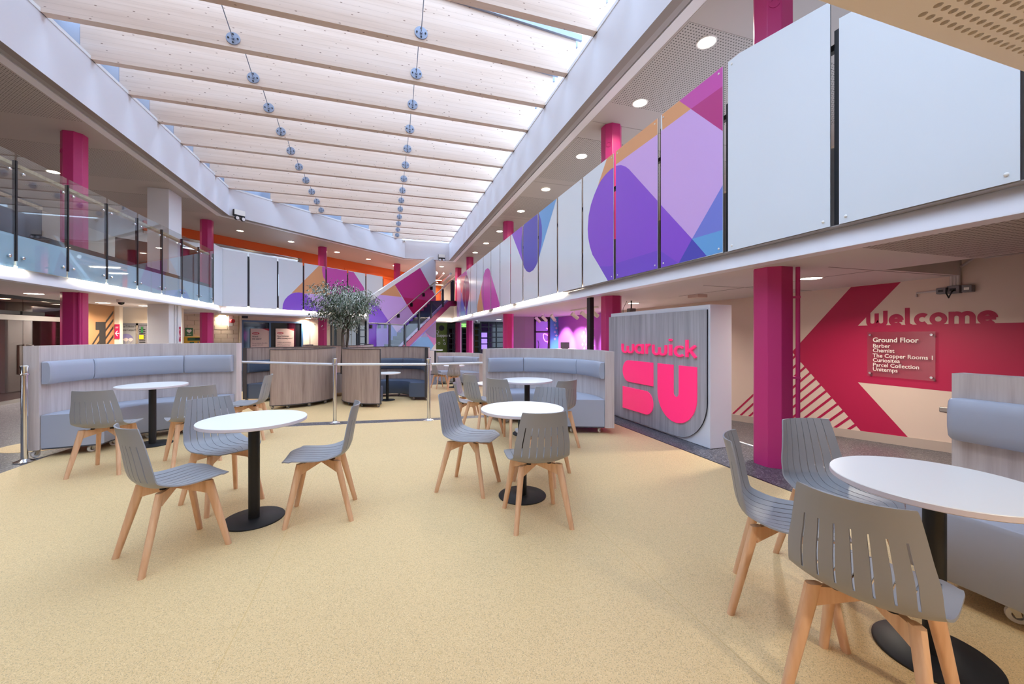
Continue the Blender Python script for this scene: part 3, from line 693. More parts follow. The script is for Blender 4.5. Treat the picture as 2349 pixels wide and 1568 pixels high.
for a, b in ((557, 617), (621, 690)): MB_ = MB(); dbox(MB_, a, b, 0, 1.86, -.03, -.015, 'dark_glass'); MB_.build('door_glass', blue, smooth=0)
for ua, ub, lines in ((574.5, 617.5, ['Watch', 'this space!', '', 'The new Unitemps office will be', 'opening its doors soon.', '', "We'll be available to help you find a", 'flexible student job to suit your']),
                      (632, 674, ['New Unitemps', 'office coming soon!', '', 'Looking for a part time Unitemps', 'student job or a recommendation', 'then come and meet our team.', '', 'unitemps office'])):
    a, b = dpt(ua, .005), dpt(ub, .005); zt_ = on_diag(ua, 753, CW).z; T = frame((a.x, a.y, zt_), (s2, s2, 0), (0, 0, 1))
    W_ = (b - a).length; mb = MB(); mb.prism([(0, 0), (W_, 0), (W_, -1.15), (0, -1.15)], 0, .006, 'paper', T); mb.prism([(W_ * .6, 0), (W_, 0), (W_, -.09)], .006, .0066, 'red_print', T)
    el = [(.2 + .14 * math.cos(R(q_)), -.19 + .045 * math.sin(R(q_))) for q_ in range(0, 360, 15)]; mb.prism(el, .006, .0066, 'red_print', T)
    po = tag(mb.build('poster', smooth=0), 'paper notice headed ' + ('Watch this space' if ua < 600 else 'New Unitemps office') + ' on the blue framed glass doors', 'poster', 'notices on the blue doors')
    for k, ln_ in enumerate(lines):
        if ln_: lettering('lettering', ln_, .085 if k < 2 else .045, T @ Matrix.Translation((.06, -.34 - (k * .09 if k < 2 else .18 + (k - 2) * .07), .0072)), 'print_black', po, 0.012 if k < 2 else .004)
    lettering('lettering', 'unitemps', .05, T @ Matrix.Translation((.10, -.205, .0072)), 'print_white', po, .01)
# dark glazed screen between the corner and the stair wall
mb = MB()
for u_ in (757, 768, 818, 822, 838): dbox(mb, u_, u_ + 3, 0, ZD, -.04, .04, 'dark_steel')
dk = struct(mb.build('door_8', smooth=0)); MB_ = MB(); dbox(MB_, 757, 846, 0, ZD, -.01, 0, 'clear_glass'); MB_.build('door_glass', dk, smooth=0)
for z in (.9, 1.25, 1.6): MB_ = MB(); dbox(MB_, 818, 841, z, z + .04, -.03, .03, 'dark_steel'); MB_.build('glazing_bar', dk, smooth=0)
mb = MB(); a = dpt(740, -1.2); b = dpt(862, -1.2); c = (a + b) / 2; mb.box((c.x, c.y, .9), ((b - a).length + 1, .1, 2.6), 'wall_cream', R(45)); struct(mb.build('wall_lobby', smooth=0))

# ---- the side of the hall behind the photographer
mb = MB(); mb.span((-10, -4.2, 0), (9, -4.0, ZU + .15), 'wall_cream'); mb.span((-4.7, -4.1, ZU), (3.07, -4.0, 7.1), 'upstand_white'); struct(mb.build('wall_front', smooth=0))
mb = MB(); mb.span((-10, -4, 0), (-9.9, 24, ZU), 'wall_cream'); struct(mb.build('wall_far_left', smooth=0))
# ---- upper floor walls
mb = MB(); mb.span((8.5, -4, ZF), (8.6, 28, ZU), 'wall_cream'); struct(mb.build('wall_upper_right', smooth=0))
mb = MB(); mb.span((-4, 27.5, ZF), (9, 27.6, ZU), 'wall_cream'); wub = struct(mb.build('wall_upper_back', smooth=0))
mb = MB(); q0, q1 = on_y(1002, 690, 27.4), on_y(1015, 690, 27.4); mb.span((q0.x - .1, 27.35, ZF), (q1.x, 27.5, 4.2), 'grey_box'); struct(mb.build('door_9', smooth=0))
mb = MB(); mb.span((-9.6, -4, ZF), (-9.5, 15.2, ZU), 'wall_dark'); 
wul = struct(mb.build('wall_upper_left', smooth=0))
for ya, yb, z0, z1, mt in ((4, 9, ZF, 3.6, 'orange_paint'), (10.5, 12.4, ZF, 4.4, 'maroon'), (13, 15, ZF, 4.0, 'orange_paint'), (7.4, 7.9, ZF, 4.6, 'maroon'), (9.4, 9.8, ZF, ZU, 'dark_steel')):
    MB().span((-9.5, ya, z0), (-9.45, yb, z1), mt).build('wall_panel', wul, smooth=0)
CO = 23.7
def obox(mb, ua, ub, z0, z1, e0, e1, mt):
    a, b = on_diag(ua, 600, CO), on_diag(ub, 600, CO); a.z = b.z = 0; c = (a + b) / 2 + nn * (e0 + e1) / 2
    mb.box((c.x, c.y, (z0 + z1) / 2), ((b - a).length, abs(e1 - e0), z1 - z0), mt, R(45)); return mb
mb = MB(); obox(mb, 330, 692, 4.80, ZU, -.1, 0, 'orange_paint'); obox(mb, 692, 1012, ZF, ZU, -.1, 0, 'orange_paint')
wo = struct(mb.build('wall_upper_corner', smooth=0))
mb = MB(); obox(mb, 330, 692, ZF, 4.8, -2.2, -2.1, 'wall_dark'); obox(mb, 686, 692, ZF, 4.8, -.1, .02, 'wall_grey'); struct(mb.build('wall_upper_rear', smooth=0))
mb = MB(); obox(mb, 330, 686, 4.70, 4.78, -.08, -.02, 'brushed_steel'); mb.build('shutter_rail', wo, smooth=0)
mb = MB()
for ua, ub in ((790, 812), (812, 818)): obox(mb, ua, ub, ZF, 4.72, 0, .03, 'orange_paint')
obox(mb, 818, 905, 4.55, 4.66, 0, .05, 'orange_paint'); mb.build('wall_panel', wo, smooth=0)
# ================================================================ balustrades with printed panels
def crop(x0, y0, s): return lambda *pts: [(x0 + x / s, y0 + y / s) for x, y in pts]
cA, cC, cD, cE = crop(1400, 0, 2.45), crop(1320, 320, 4.358), crop(1160, 440, 7.129), crop(1036, 590, 10.453)
cF, cG = crop(630, 560, 8.7125), crop(820, 580, 6.03)
ART_R = [
 ('art_orange', cA((290, 635), (385, 565), (453, 612), (293, 732))), ('art_magenta', cA((385, 565), (640, 364), (640, 478), (453, 612))),
 ('art_deep', cA((640, 478), (640, 742), (453, 612))), ('art_lilac', cA((285, 737), (453, 612), (640, 742), (640, 1030), (460, 1342), (285, 1151))),
 ('art_peri', cA((640, 1026), (640, 1289), (460, 1342))), ('art_blue', cA((640, 1289), (640, 1412), (543, 1438), (460, 1342))),
 ('art_purple', cA((285, 1151), (460, 1342), (385, 1478), (285, 1506))), ('art_indigo', cA((460, 1342), (543, 1438), (385, 1478))),
 ('art_orange', cA((30, 845), (275, 656), (275, 748), (30, 926))), ('art_lilac', cA((30, 926), (275, 748), (275, 1138), (105, 950), (60, 928), (30, 931))),
 ('art_purple', cC((395, 268), (345, 305), (300, 350), (255, 410), (220, 475), (185, 560), (155, 650), (132, 760), (123, 890), (128, 980), (145, 1070), (170, 1150), (225, 1240), (325, 1412)) + cA((36, 1564), (275, 1504), (275, 1138), (105, 950), (85, 935), (60, 927), (36, 931))),
 ('art_orange', cC((318, 180), (395, 120), (395, 268), (345, 305), (300, 350), (255, 410), (222, 470))),
 ('art_violet', cC((240, 1263), (300, 1267), (350, 1265), (390, 1252)) + cA((36, 1478), (275, 1404), (385, 1478), (285, 1506), (36, 1566)) + cC((325, 1412))),
 ('art_purple', cD((100, 688), (290, 531), (285, 600), (262, 720), (250, 850), (255, 960), (270, 1060), (290, 1185))),
 ('art_indigo', cD((262, 720), (285, 600), (302, 520), (540, 340), (560, 395), (580, 470), (592, 560), (595, 680), (588, 830), (555, 1040), (532, 1110), (500, 1200), (450, 1280), (390, 1315), (340, 1295), (302, 1235), (283, 1165), (270, 1060), (255, 960), (250, 850))),
 ('art_blue', cD((550, 325), (838, 92), (555, 1040), (588, 830), (597, 680), (592, 560), (580, 470), (550, 360))),
 ('art_orange', cE((735, 590), (612, 1170), (620, 1340), (765, 1290), (770, 1230), (745, 1130), (725, 1000), (712, 850), (715, 720))),
 ('art_magenta', cE((860, 258), (900, 280), (935, 360), (960, 470), (1155, 1120), (1150, 1205), (790, 1285), (770, 1230), (745, 1130), (725, 1000), (712, 850), (715, 720), (745, 560), (775, 400), (810, 300))),
 ('art_magenta', cE((150, 460), (350, 300), (380, 440), (345, 430), (240, 470), (165, 500))), ('art_coral', cE((135, 470), (240, 460), (335, 430), (300, 600), (265, 770), (240, 870), (210, 740), (165, 560))),
 ('art_lilac', cE((128, 590), (165, 555), (210, 740), (240, 870), (222, 1000), (178, 1290), (128, 1150))),
 ('art_plum', cE((345, 425), (375, 430), (410, 520), (430, 680), (430, 850), (410, 1010), (385, 1150), (350, 1260), (300, 1150), (270, 1010), (262, 880), (275, 720), (300, 570))),
 ('art_peri', cE((240, 870), (250, 960), (270, 1020), (300, 1160), (320, 1290), (180, 1310), (215, 1080))), ('art_blue', cE((180, 1310), (320, 1285), (340, 1395), (190, 1430))),
 ('art_violet', cE((128, 1150), (175, 1290), (190, 1430), (128, 1445))), ('art_violet', cE((320, 1290), (350, 1265), (385, 1150), (375, 1300), (360, 1395), (340, 1395))),
]
XP = 3.385
art = [(m_, [(q.y, q.z) for q in (on_x(u, v, XP) for u, v in pl)]) for m_, pl in ART_R]
bal = thing('panel_balustrade', 'long row of tall white and printed panels along the right balcony edge', 'balustrade', (XP, 0, 0))
GAP = [-0.98, 0.16, 1.25] + [2.256 + 0.0, 3.322, 4.381, 5.441, 6.511, 7.611, 8.696, 9.784, 10.873, 11.967, 13.085, 14.196, 15.326, 16.457, 17.55, 18.70, 19.87]
ZP0, ZP1 = 2.226, 4.185
def panel_part(root, W, H, shapes, T, near, corner=None):
    pts = [(0, 0), (W, 0), (W, H), (0, H)] if corner is None else corner
    mb = MB(); mb.prism(pts, -0.006, 0.0, 'panel_white', T, side='panel_white'); mb.prism([(p[0], p[1]) for p in pts], -0.013, -0.0061, 'panel_core', T)
    o = mb.build('panel', root, smooth=0); k = 0
    if shapes:
        mb = MB()
        for m_, pl in shapes: k += 1; mb.poly([T @ Vector((p[0], p[1], 0.0005 + 0.0002 * k)) for p in pl], m_)
        mb.build('printed_graphic', o, smooth=0)
    if near:
        mb = MB()
        for bx, by in ((.05, .05), (W - .05, .05), (.05, H - .05), (W - .05, H - .05)): mb.lathe([(0, .006), (.006, .0055), (.011, .002), (.012, 0), (0, 0)][::-1], 'print_white', 12, T=T @ Matrix.Translation((bx, by, .004)))
        mb.build('bolts', o, kind='stuff')
    return o
for i in range(len(GAP) - 1):
    ya, yb = GAP[i] + 0.034, GAP[i + 1] - 0.034
    T = frame((0, yb, ZP0), (0, -1, 0), (0, 0, 1)); Wd, Hd = yb - ya, ZP1 - ZP0; sh = []
    for m_, pl in art:
        c_ = clip(pl, ya, ZP0, yb, ZP1)
        if c_: sh.append((m_, [(yb - p[0], p[1] - ZP0) for p in c_]))
    cor = None
    if i == 3: cor = [(0, 0), (Wd, 0), (Wd, Hd - .165), (0.14, Hd), (0, Hd)]
    if i < 3: cor = [(0, 0), (Wd, 0), (Wd, Hd - .5), (0, Hd - .35)]
    panel_part(bal, Wd, Hd, sh, T, i < 8, cor)
for i, y in enumerate(GAP):
    mb = MB(); h1 = ZP1 - .14 if i > 4 else ZP1 - .4
    mb.span((0.035, y - .024, ZP0 + .005), (0.055, y + .024, h1), 'dark_steel'); mb.span((0.055, y - .008, ZP0 + .005), (0.11, y + .008, h1), 'dark_steel')
    mb.build('post', bal, smooth=0)
MB().span((0.115, -1, ZP1 - .5), (0.165, 19.85, ZP1 - .45), 'dark_steel').build('handrail', bal, smooth=0)
MB().span((0.02, -1, ZP0 - .004), (0.11, 7.4, ZP0 + .004), 'cove_grey').build('edge_track', bal, smooth=0)

CD = 20.35
art_d = []
for m_, pl in [
 ('art_orange', cF((330, 985), (885, 428), (950, 445), (950, 540), (975, 660), (1040, 760), (1130, 1030), (760, 990), (590, 980), (545, 970), (440, 960), (380, 968))),
 ('art_magenta', cF((950, 443), (1012, 455), (1430, 530), (1475, 538), (1580, 556), (1780, 860), (1800, 920), (1130, 1030), (1040, 760), (975, 660), (950, 540))),
 ('art_purple', cF((155, 1310), (165, 1200), (200, 1110), (260, 1040), (330, 990), (400, 965), (490, 960), (560, 972), (630, 1010), (700, 1070), (800, 1180), (945, 1365))),
 ('art_lilac', cF((590, 980), (760, 990), (1130, 1030), (1300, 1380), (945, 1370), (800, 1180), (700, 1070), (630, 1010)))]:
    art_d.append((m_, [((q.x + 5.05) / s2, q.z) for q in (on_diag(u, v, CD) for u, v in pl)]))
bald = thing('panel_balustrade', 'row of white and printed panels along the slanted rear balcony behind the tree', 'balustrade', (-5.05, 15.30, 0), R(45))
gd = [0.0, 0.80, 1.83, 2.85, 3.86, 4.93, 5.94, 7.0]
Z0d, Z1d = 2.30, 4.16
for i in range(7):
    a, b = gd[i] + (.036 if i else 0.0), gd[i + 1] - .036
    sh = []
    for m_, pl in art_d:
        c_ = clip(pl, a, Z0d, b, Z1d)
        if c_: sh.append((m_, [(p[0] - a, p[1] - Z0d) for p in c_]))
    panel_part(bald, b - a, Z1d - Z0d, sh, frame((a, 0, Z0d), (1, 0, 0), (0, 0, 1)), False)
for x in gd[1:]: MB().span((x - .036, .02, Z0d + .06), (x + .036, .04, Z1d - .10), 'dark_steel').build('post', bald, smooth=0)
balw = thing('corner_panel', 'narrow white balustrade panel between the glass panes and the slanted balcony', 'panel', (-5.05, 0, 0))
o = panel_part(balw, .70, Z1d + .02 - Z0d, [], frame((0, 14.585, Z0d), (0, 1, 0), (0, 0, 1)), False)

# glass balustrade on the left balcony
XG = -5.05
gb = thing('glass_balustrade', 'glass balustrade with black posts and oak handrail on the left balcony', 'balustrade', (XG, 0, 0))
posts = [7.63 + .987 * k for k in range(-5, 8)]
ZG0, ZG1, ZGF = 2.32, 3.96, 2.80
for k, y in enumerate(posts):
    mb = MB(); mb.span((-.04, y - .014, ZG0 + .1), (.006, y + .014, ZG1 - .10), 'black_metal'); mb.span((-.11, y - .012, ZG0 + .12), (-.04, y + .012, ZF - .15), 'black_metal'); mb.build('post', gb, smooth=0)
    if k == len(posts) - 1: break
    a, b = y + .022, posts[k + 1] - .022
    mb = MB(); mb.span((-.012, a, ZG0), (0, b, ZG1), 'rail_glass'); p_ = mb.build('glass_pane', gb, smooth=0)
    MB().span((-.016, a, ZG0), (-.0125, b, ZGF), 'film_glass').build('frosted_film', p_, smooth=0)
    mb = MB()
    for by in (a + .09, b - .09):
        for bz in (ZG0 + .16, ZG1 - .26): mb.lathe([(0, 0), (.024, 0), (.024, .012), (.014, .02), (0, .02)], 'chrome', 14, T=frame((0.0, by, bz), (0, 1, 0), (0, 0, 1)))
    mb.build('bolts', p_, kind='stuff')
MB().span((-.20, posts[0], ZG1 - .14), (-.10, posts[-1], ZG1 - .09), 'rail_oak').build('handrail', gb, smooth=0)
mb = MB(); mb.span((-.24, 3, ZGF - .02), (-.13, 14.6, ZGF + .12), 'dark_steel'); mb.build('floor_edge', gb, smooth=0)
# a few oak topped desks glimpsed behind the glass
for k, (x, y, lab) in enumerate(((-6.6, 7.9, 'oak topped dark counter behind the first glass panes upstairs'), (-6.9, 9.9, 'oak topped dark counter behind the pink column upstairs'))):
    t = thing('counter', lab, 'counter', (x, y, ZF), 0)
    MB().span((-.35, -.6, .96), (.35, .6, 1.02), 'rail_oak').build('worktop', t, smooth=0); MB().span((-.3, -.55, 0), (.3, .55, .96), 'wall_dark').build('body', t, smooth=0)

# ================================================================ staircase on the 45 degree axis
CN, CM = 16.57, 18.0
def dp(s, c, z): return Vector(((s * 2 ** .5 - 0) / 2 ** .5, s + c, z))
def dpx(u, v, c): return on_diag(u, v, c)
stair = thing('staircase', 'dark staircase with pink stringer, glass side and printed wall rising to the right balcony', 'staircase', (0, 0, 0))
xA, xB, zA, zB_ = 0.30, 3.02, 0.44, 3.04
NS = 15
for i in range(NS):                                                   # treads and risers run across between stringer and printed wall
    x0_, x1_ = xA + (xB - xA) * i / NS, xA + (xB - xA) * (i + 1) / NS; z1_ = zA + (zB_ - zA) * (i + 1) / NS; z0_ = z1_ - (zB_ - zA) / NS
    pn = [(x0_, x0_ + CN + .08), (x1_, x1_ + CN + .08), (x1_ - .0, x1_ + CM - .03), (x0_, x0_ + CM - .03)]
    wdt = (CM - CN) / 2; ex, ey = -wdt, wdt
    pn = [(x0_, x0_ + CN), (x1_ + .03, x1_ + .03 + CN), (x1_ + .03 + ex, x1_ + .03 + CN + ey), (x0_ + ex, x0_ + CN + ey)]
    mb = MB(); mb.prism(pn, z1_ - .04, z1_, 'dark_steel'); mb.build('tread', stair, smooth=0)
    pn = [(x0_, x0_ + CN), (x0_ + .02, x0_ + .02 + CN), (x0_ + .02 + ex, x0_ + .02 + CN + ey), (x0_ + ex, x0_ + CN + ey)]
    mb = MB(); mb.prism(pn, z0_, z1_ - .04, 'black_plastic'); mb.build('riser', stair, smooth=0)
def diag_slab(mb, pts, c, thick, mt):                                 # polygon given as (x, z) on the plane y = x + c, thickened away from the camera
    A_ = [Vector((x, x + c, z)) for x, z in pts]; n_ = Vector((-s2, s2, 0)) * thick; k = len(pts)
    mb.add([tuple(p) for p in A_] + [tuple(p + n_) for p in A_], [tuple(range(k)), tuple(range(2 * k - 1, k - 1, -1))] + [(i, (i + 1) % k, k + (i + 1) % k, k + i) for i in range(k)], mt); return mb
st = [dpx(u, v, CN - .05) for u, v in ((1047, 689), (1029, 691), (921, 797), (880, 836), (894, 836), (936, 797), (1034, 701), (1047, 701))]
mb = MB(); diag_slab(mb, [(p.x, p.z) for p in st], CN - .05, .06, 'stringer_pink'); mb.build('stringer', stair, smooth=0)
mb = MB(); diag_slab(mb, [(p.x, p.z) for p in (dpx(u, v, CN) for u, v in ((1029, 691), (921, 797), (880, 836), (872, 836), (912, 797), (1026, 687)))], CN, .05, 'art_mauve'); mb.build('skirt', stair, smooth=0)
for u0_, vb, vt in ((894, 797, 742), (929, 797, 744), (961, 757, 714), (989, 729, 690), (1016, 704, 663)):
    a = dpx(u0_, vb, CN - .02); b = dpx(u0_, vt, CN - .02); mb = MB(); mb.box((a.x, a.y, (a.z + b.z) / 2), (.09, .05, b.z - a.z), 'dark_steel', R(45)); mb.build('baluster', stair, smooth=0)
a = dpx(1038, 690, CN); mb = MB(); mb.box((a.x, a.y, a.z + .5), (.14, .14, 1.02), 'dark_steel', R(45)); mb.build('newel_post', stair, smooth=0)
rail = [dpx(u, v, CN - .02) for u, v in ((1036, 645), (1032, 645.5), (926, 744), (922, 745), (862, 741))]
MB().tube(rail, .028, 'brushed_steel', 8).build('handrail', stair)
rail = [dpx(u, v, CM - .10) for u, v in ((1005, 649), (996, 648), (886, 741), (845, 741))]
MB().tube(rail, .026, 'brushed_steel', 8).build('handrail', stair)
for u_, v_ in ((990, 657), (972, 672), (944, 695), (914, 720), (870, 744), (851, 744), (884, 744)):
    a = dpx(u_, v_, CM - .1); mb = MB(); mb.box((a.x, a.y, a.z - .08), (.05, .12, .16), 'black_plastic', R(45)); mb.build('rail_bracket', stair, smooth=0)
for a_, b_ in (((932, 744), (959, 757)), ((963, 714), (987, 729)), ((991, 690), (1014, 704)), ((1018, 664), (1036, 692))):
    pts = [dpx(a_[0], a_[1] + 4, CN - .02), dpx(b_[0], b_[1] - 44 if a_[0] > 940 else 722, CN - .02), dpx(b_[0], b_[1], CN - .02), dpx(a_[0], 797 if a_[0] < 940 else b_[1] + (b_[0] - a_[0]) * .95, CN - .02)]
    mb = MB(); diag_slab(mb, [(p.x, p.z) for p in pts], CN - .02, .012, 'clear_glass'); mb.build('glass_pane', stair, smooth=0)
pts = [dpx(u, v, CN - .02) for u, v in ((897, 745), (927, 746), (927, 797), (897, 797))]
mb = MB(); diag_slab(mb, [(p.x, p.z) for p in pts], CN - .02, .012, 'clear_glass'); mb.build('glass_pane', stair, smooth=0)
pts = [dpx(u, v, CN - .02) for u, v in ((864, 745), (891, 745), (891, 797), (864, 797))]
mb = MB(); diag_slab(mb, [(p.x, p.z) for p in pts], CN - .02, .012, 'clear_glass'); mb.build('glass_pane', stair, smooth=0)
mb = MB(); mb.prism([(-.40, 16.17), (.32, 16.89), (.32 - .72, 16.89 + .72), (-1.12, 16.89)], .34, .44, 'dark_steel'); mb.build('landing', stair, smooth=0)
mb = MB(); mb.prism([(3.08, 19.60), (3.5, 20.02), (3.5, 21.4), (2.2, 21.4), (2.36, 20.36)], ZF - .02, 3.03, 'dark_steel'); mb.build('landing', stair, smooth=0)
Wm = [dpx(u, v, CM) for u, v in cG((155, 615), (1000, 60), (1082, 52), (1085, 1700), (155, 1600))]
mb = MB(); diag_slab(mb, [(p.x, p.z) for p in Wm], CM, .10, 'panel_white'); mural = mb.build('printed_wall', stair, smooth=0)
MUR = [('print_white', cG((155, 615), (1000, 60), (1082, 52), (865, 205), (515, 438), (310, 578), (155, 690))), ('art_ice', cG((865, 205), (1082, 60), (1082, 560), (1066, 572))),
 ('art_deep', cG((865, 205), (1066, 572), (1085, 600), (1085, 760), (960, 655), (625, 612), (515, 438))), ('art_crimson', cG((625, 612), (960, 655), (1085, 700), (1085, 800), (770, 845), (690, 725))),
 ('art_orange', cG((310, 578), (515, 438), (610, 607))), ('art_lilac', cG((155, 690), (310, 578), (610, 607), (770, 845), (800, 900), (545, 1100), (450, 968), (300, 750), (220, 650))),
 ('art_purple', cG((155, 660), (220, 645), (300, 750), (450, 968), (545, 1100), (545, 1600), (155, 1600))), ('art_violet', cG((545, 1098), (800, 860), (1085, 760), (1085, 1000), (940, 1090), (700, 1320), (545, 1600))), ('art_peri', cG((465, 985), (545, 1100), (545, 1600), (465, 1600))),
 ('art_steel', cG((705, 1315), (870, 1165), (980, 1165), (1056, 1278), (1000, 1360), (960, 1420), (640, 1420))), ('art_mauve', cG((870, 1165), (932, 1095), (980, 1165))),
 ('art_plum', cG((932, 1092), (1085, 940), (1085, 1172), (1040, 1168), (1000, 1150), (965, 1120))), ('art_deep', cG((932, 1092), (965, 1120), (1000, 1150), (1040, 1168), (1085, 1172), (1085, 1240), (1058, 1283))),
 ('wall_peach', cG((1056, 1280), (1085, 1245), (1085, 1690), (960, 1690), (960, 1420)))]
mb = MB()
for k, (m_, pl) in enumerate(MUR):
    n_ = Vector((s2, -s2, 0)) * (.001 + .0006 * k); mb.poly([dpx(u, v, CM) + n_ for u, v in pl], m_)
mb.build('printed_graphic', mural, smooth=0)
# ================================================================ furniture
def catmull(P, n):
    out = []
    for i in range(len(P) - 1):
        p0, p1, p2, p3 = P[max(i - 1, 0)], P[i], P[i + 1], P[min(i + 2, len(P) - 1)]
        for k in range(n):
            t_ = k / n; out.append(tuple(0.5 * (2 * b + (c - a) * t_ + (2 * a - 5 * b + 4 * c - d) * t_ ** 2 + (3 * b - a - 3 * c + d) * t_ ** 3) for a, b, c, d in zip(p0, p1, p2, p3)))
    return out + [P[-1]]
def chair_shell():
    # (y, z, half width, backness) from the front tip over the seat and up the back; the chair faces +y
    P = catmull([(.245, .446, .135, 0), (.222, .456, .165, 0), (.165, .461, .212, 0), (.08, .454, .217, 0), (-.01, .446, .216, 0), (-.09, .446, .212, .1), (-.145, .458, .207, .35), (-.185, .49, .203, .7), (-.207, .54, .200, 1), (-.218, .60, .196, 1), (-.230, .67, .182, 1), (-.246, .75, .168, 1), (-.262, .815, .156, 1), (-.266, .828, .150, 1)], 3)
    sl = 2.0 / 8; solid = [1, 1, 0] * 8; nr, nc = len(P), 24; pos = []
    def slot(k): return (P[k][3] >= .65 and   .50 < P[k][1] < .725) or (P[k][3] < .3 and -.065 < P[k][0] < .10)
    for k, (y, z, hw, bk) in enumerate(P):
        row = []; g = .0165 if slot(k) else .008; t_ = []
        for j in range(8):
            a, b = -1 + sl * j + (g if j else 0), -1 + sl * (j + 1) - (g if j < 7 else 0); t_ += [a, (a + b) / 2, b]
        for t in t_:
            e = abs(t) ** 2.4; mid = math.exp(-((k - 17.5) / 4.5) ** 2)
            row.append(Vector((t * hw, y + .045 * bk * e + .006 * mid * e, z + .012 * (1 - bk) * t * t * (1 if y < .17 else .3) + .026 * mid * e)))
        pos.append(row)
    nrm = []
    for i in range(nr):
        r_ = []
        for j in range(nc):
            du = pos[i][min(j + 1, nc - 1)] - pos[i][max(j - 1, 0)]; dv = pos[min(i + 1, nr - 1)][j] - pos[max(i - 1, 0)][j]
            n_ = dv.cross(du).normalized(); r_.append(n_ if n_.z > 0 or n_.y > 0 and abs(n_.z) < .5 else -n_)
        nrm.append(r_)
    mb = MB(); TH = .0075; vid = {}
    def V(i, j, k):                                                   # k: 0 front surface, 1 groove floor, 2 rear surface
        if (i, j, k) not in vid:
            p = pos[i][j] - nrm[i][j] * (0, .0035, TH)[k]; vid[(i, j, k)] = len(mb.v); mb.v.append(tuple(p))
        return vid[(i, j, k)]
    def cell(i, j):                                                   # None = cut through
        if solid[j]: return 0
        bk = P[i][3]; z = P[i][1]; y = P[i][0]; gi = j // 3
        if bk >= .65 and .495 < z < .715: return None
        if bk < .3 and -.055 + .012 * abs(gi - 3) < y < .085: return None
        return 1
    mi = mb.mi('chair_grey')
    def q(*a): mb.f.append(a); mb.m.append(mi)
    for i in range(nr - 1):
        for j in range(nc - 1):
            c = cell(i, j)
            if c is None: continue
            q(V(i, j, c), V(i, j + 1, c), V(i + 1, j + 1, c), V(i + 1, j, c)); q(V(i, j, 2), V(i + 1, j, 2), V(i + 1, j + 1, 2), V(i, j + 1, 2))
            for (di, dj, a, b) in ((0, -1, (i, j), (i + 1, j)), (0, 1, (i, j + 1), (i + 1, j + 1)), (-1, 0, (i, j), (i, j + 1)), (1, 0, (i + 1, j), (i + 1, j + 1))):
                ii, jj = i + di, j + dj
                o = cell(ii, jj) if 0 <= ii < nr - 1 and 0 <= jj < nc - 1 else None
                if o is None: q(V(*a, c), V(*b, c), V(*b, 2), V(*a, 2))
                elif o > c: q(V(*a, c), V(*b, c), V(*b, o), V(*a, o))
    return mb
def make_chair():
    t = thing('slatted_chair', 'grey slatted chair', 'chair')
    chair_shell().build('seat_shell', t, smooth=40)
    for sx in (-1, 1):
        for sy in (-1, 1):
            a, b = Vector((sx * .138, sy * .122 + .002, .432)), Vector((sx * .200, sy * .218 - .005, 0.0)); mb = MB()
            rot = math.atan2(sy, sx)
            vs = []
            for p, (hl, hw) in ((a, (.026, .016)), (a + (b - a) * .25, (.024, .016)), (b, (.0155, .0145))):
                ring_ = [(hl, hw * .55), (hl * .6, hw), (-hl * .6, hw), (-hl, hw * .55), (-hl, -hw * .55), (-hl * .6, -hw), (hl * .6, -hw), (hl, -hw * .55)]
                vs += [(p.x + u * math.cos(rot) - v * math.sin(rot), p.y + u * math.sin(rot) + v * math.cos(rot), p.z) for u, v in ring_]
            fs = [(i * 8 + k, i * 8 + (k + 1) % 8, (i + 1) * 8 + (k + 1) % 8, (i + 1) * 8 + k) for i in range(2) for k in range(8)] + [tuple(range(8)), tuple(range(23, 15, -1))]
            mb.add(vs, fs, 'beech'); mb.build('leg', t, smooth=50)
    mb = MB()
    for sx, sy in ((-1, -1), (1, -1), (1, 1), (-1, 1)):
        o = Vector((sx * .140, sy * .124 + .002, 0)); d = Vector((0, .002, 0)) - o; L = d.length; T = frame((o.x, o.y, 0), d, (0, 0, 1))
        mb.prism([(0, .425), (L, .432), (L, .400), (.035, .362), (0, .352)], -.0125, .0125, 'beech', T)
    mb.build('cross_frame', t, smooth=0)
    mb = MB()
    for sx, sy in ((-1, -1), (1, -1), (1, 1), (-1, 1)): mb.lathe([(0, 0), (.017, 0), (.014, .014), (0, .014)], 'black_plastic', 10, c=(sx * .075, sy * .075 - .01, .428))
    mb.build('mounting_pad', t)
    return t
chair0 = make_chair(); first_chair = [True]
def chair(x, y, face, label, z=0.0, group='grey slatted chairs with beech legs'):
    rz = R(face - 90)
    if first_chair[0]:
        first_chair[0] = False; chair0.location = (x, y, z + .003); chair0.rotation_euler = (0, 0, rz); chair0['label'] = label; chair0['group'] = group; return chair0
    return dup(chair0, (x, y, z + .003), rz, label, group)
L3 = LOW
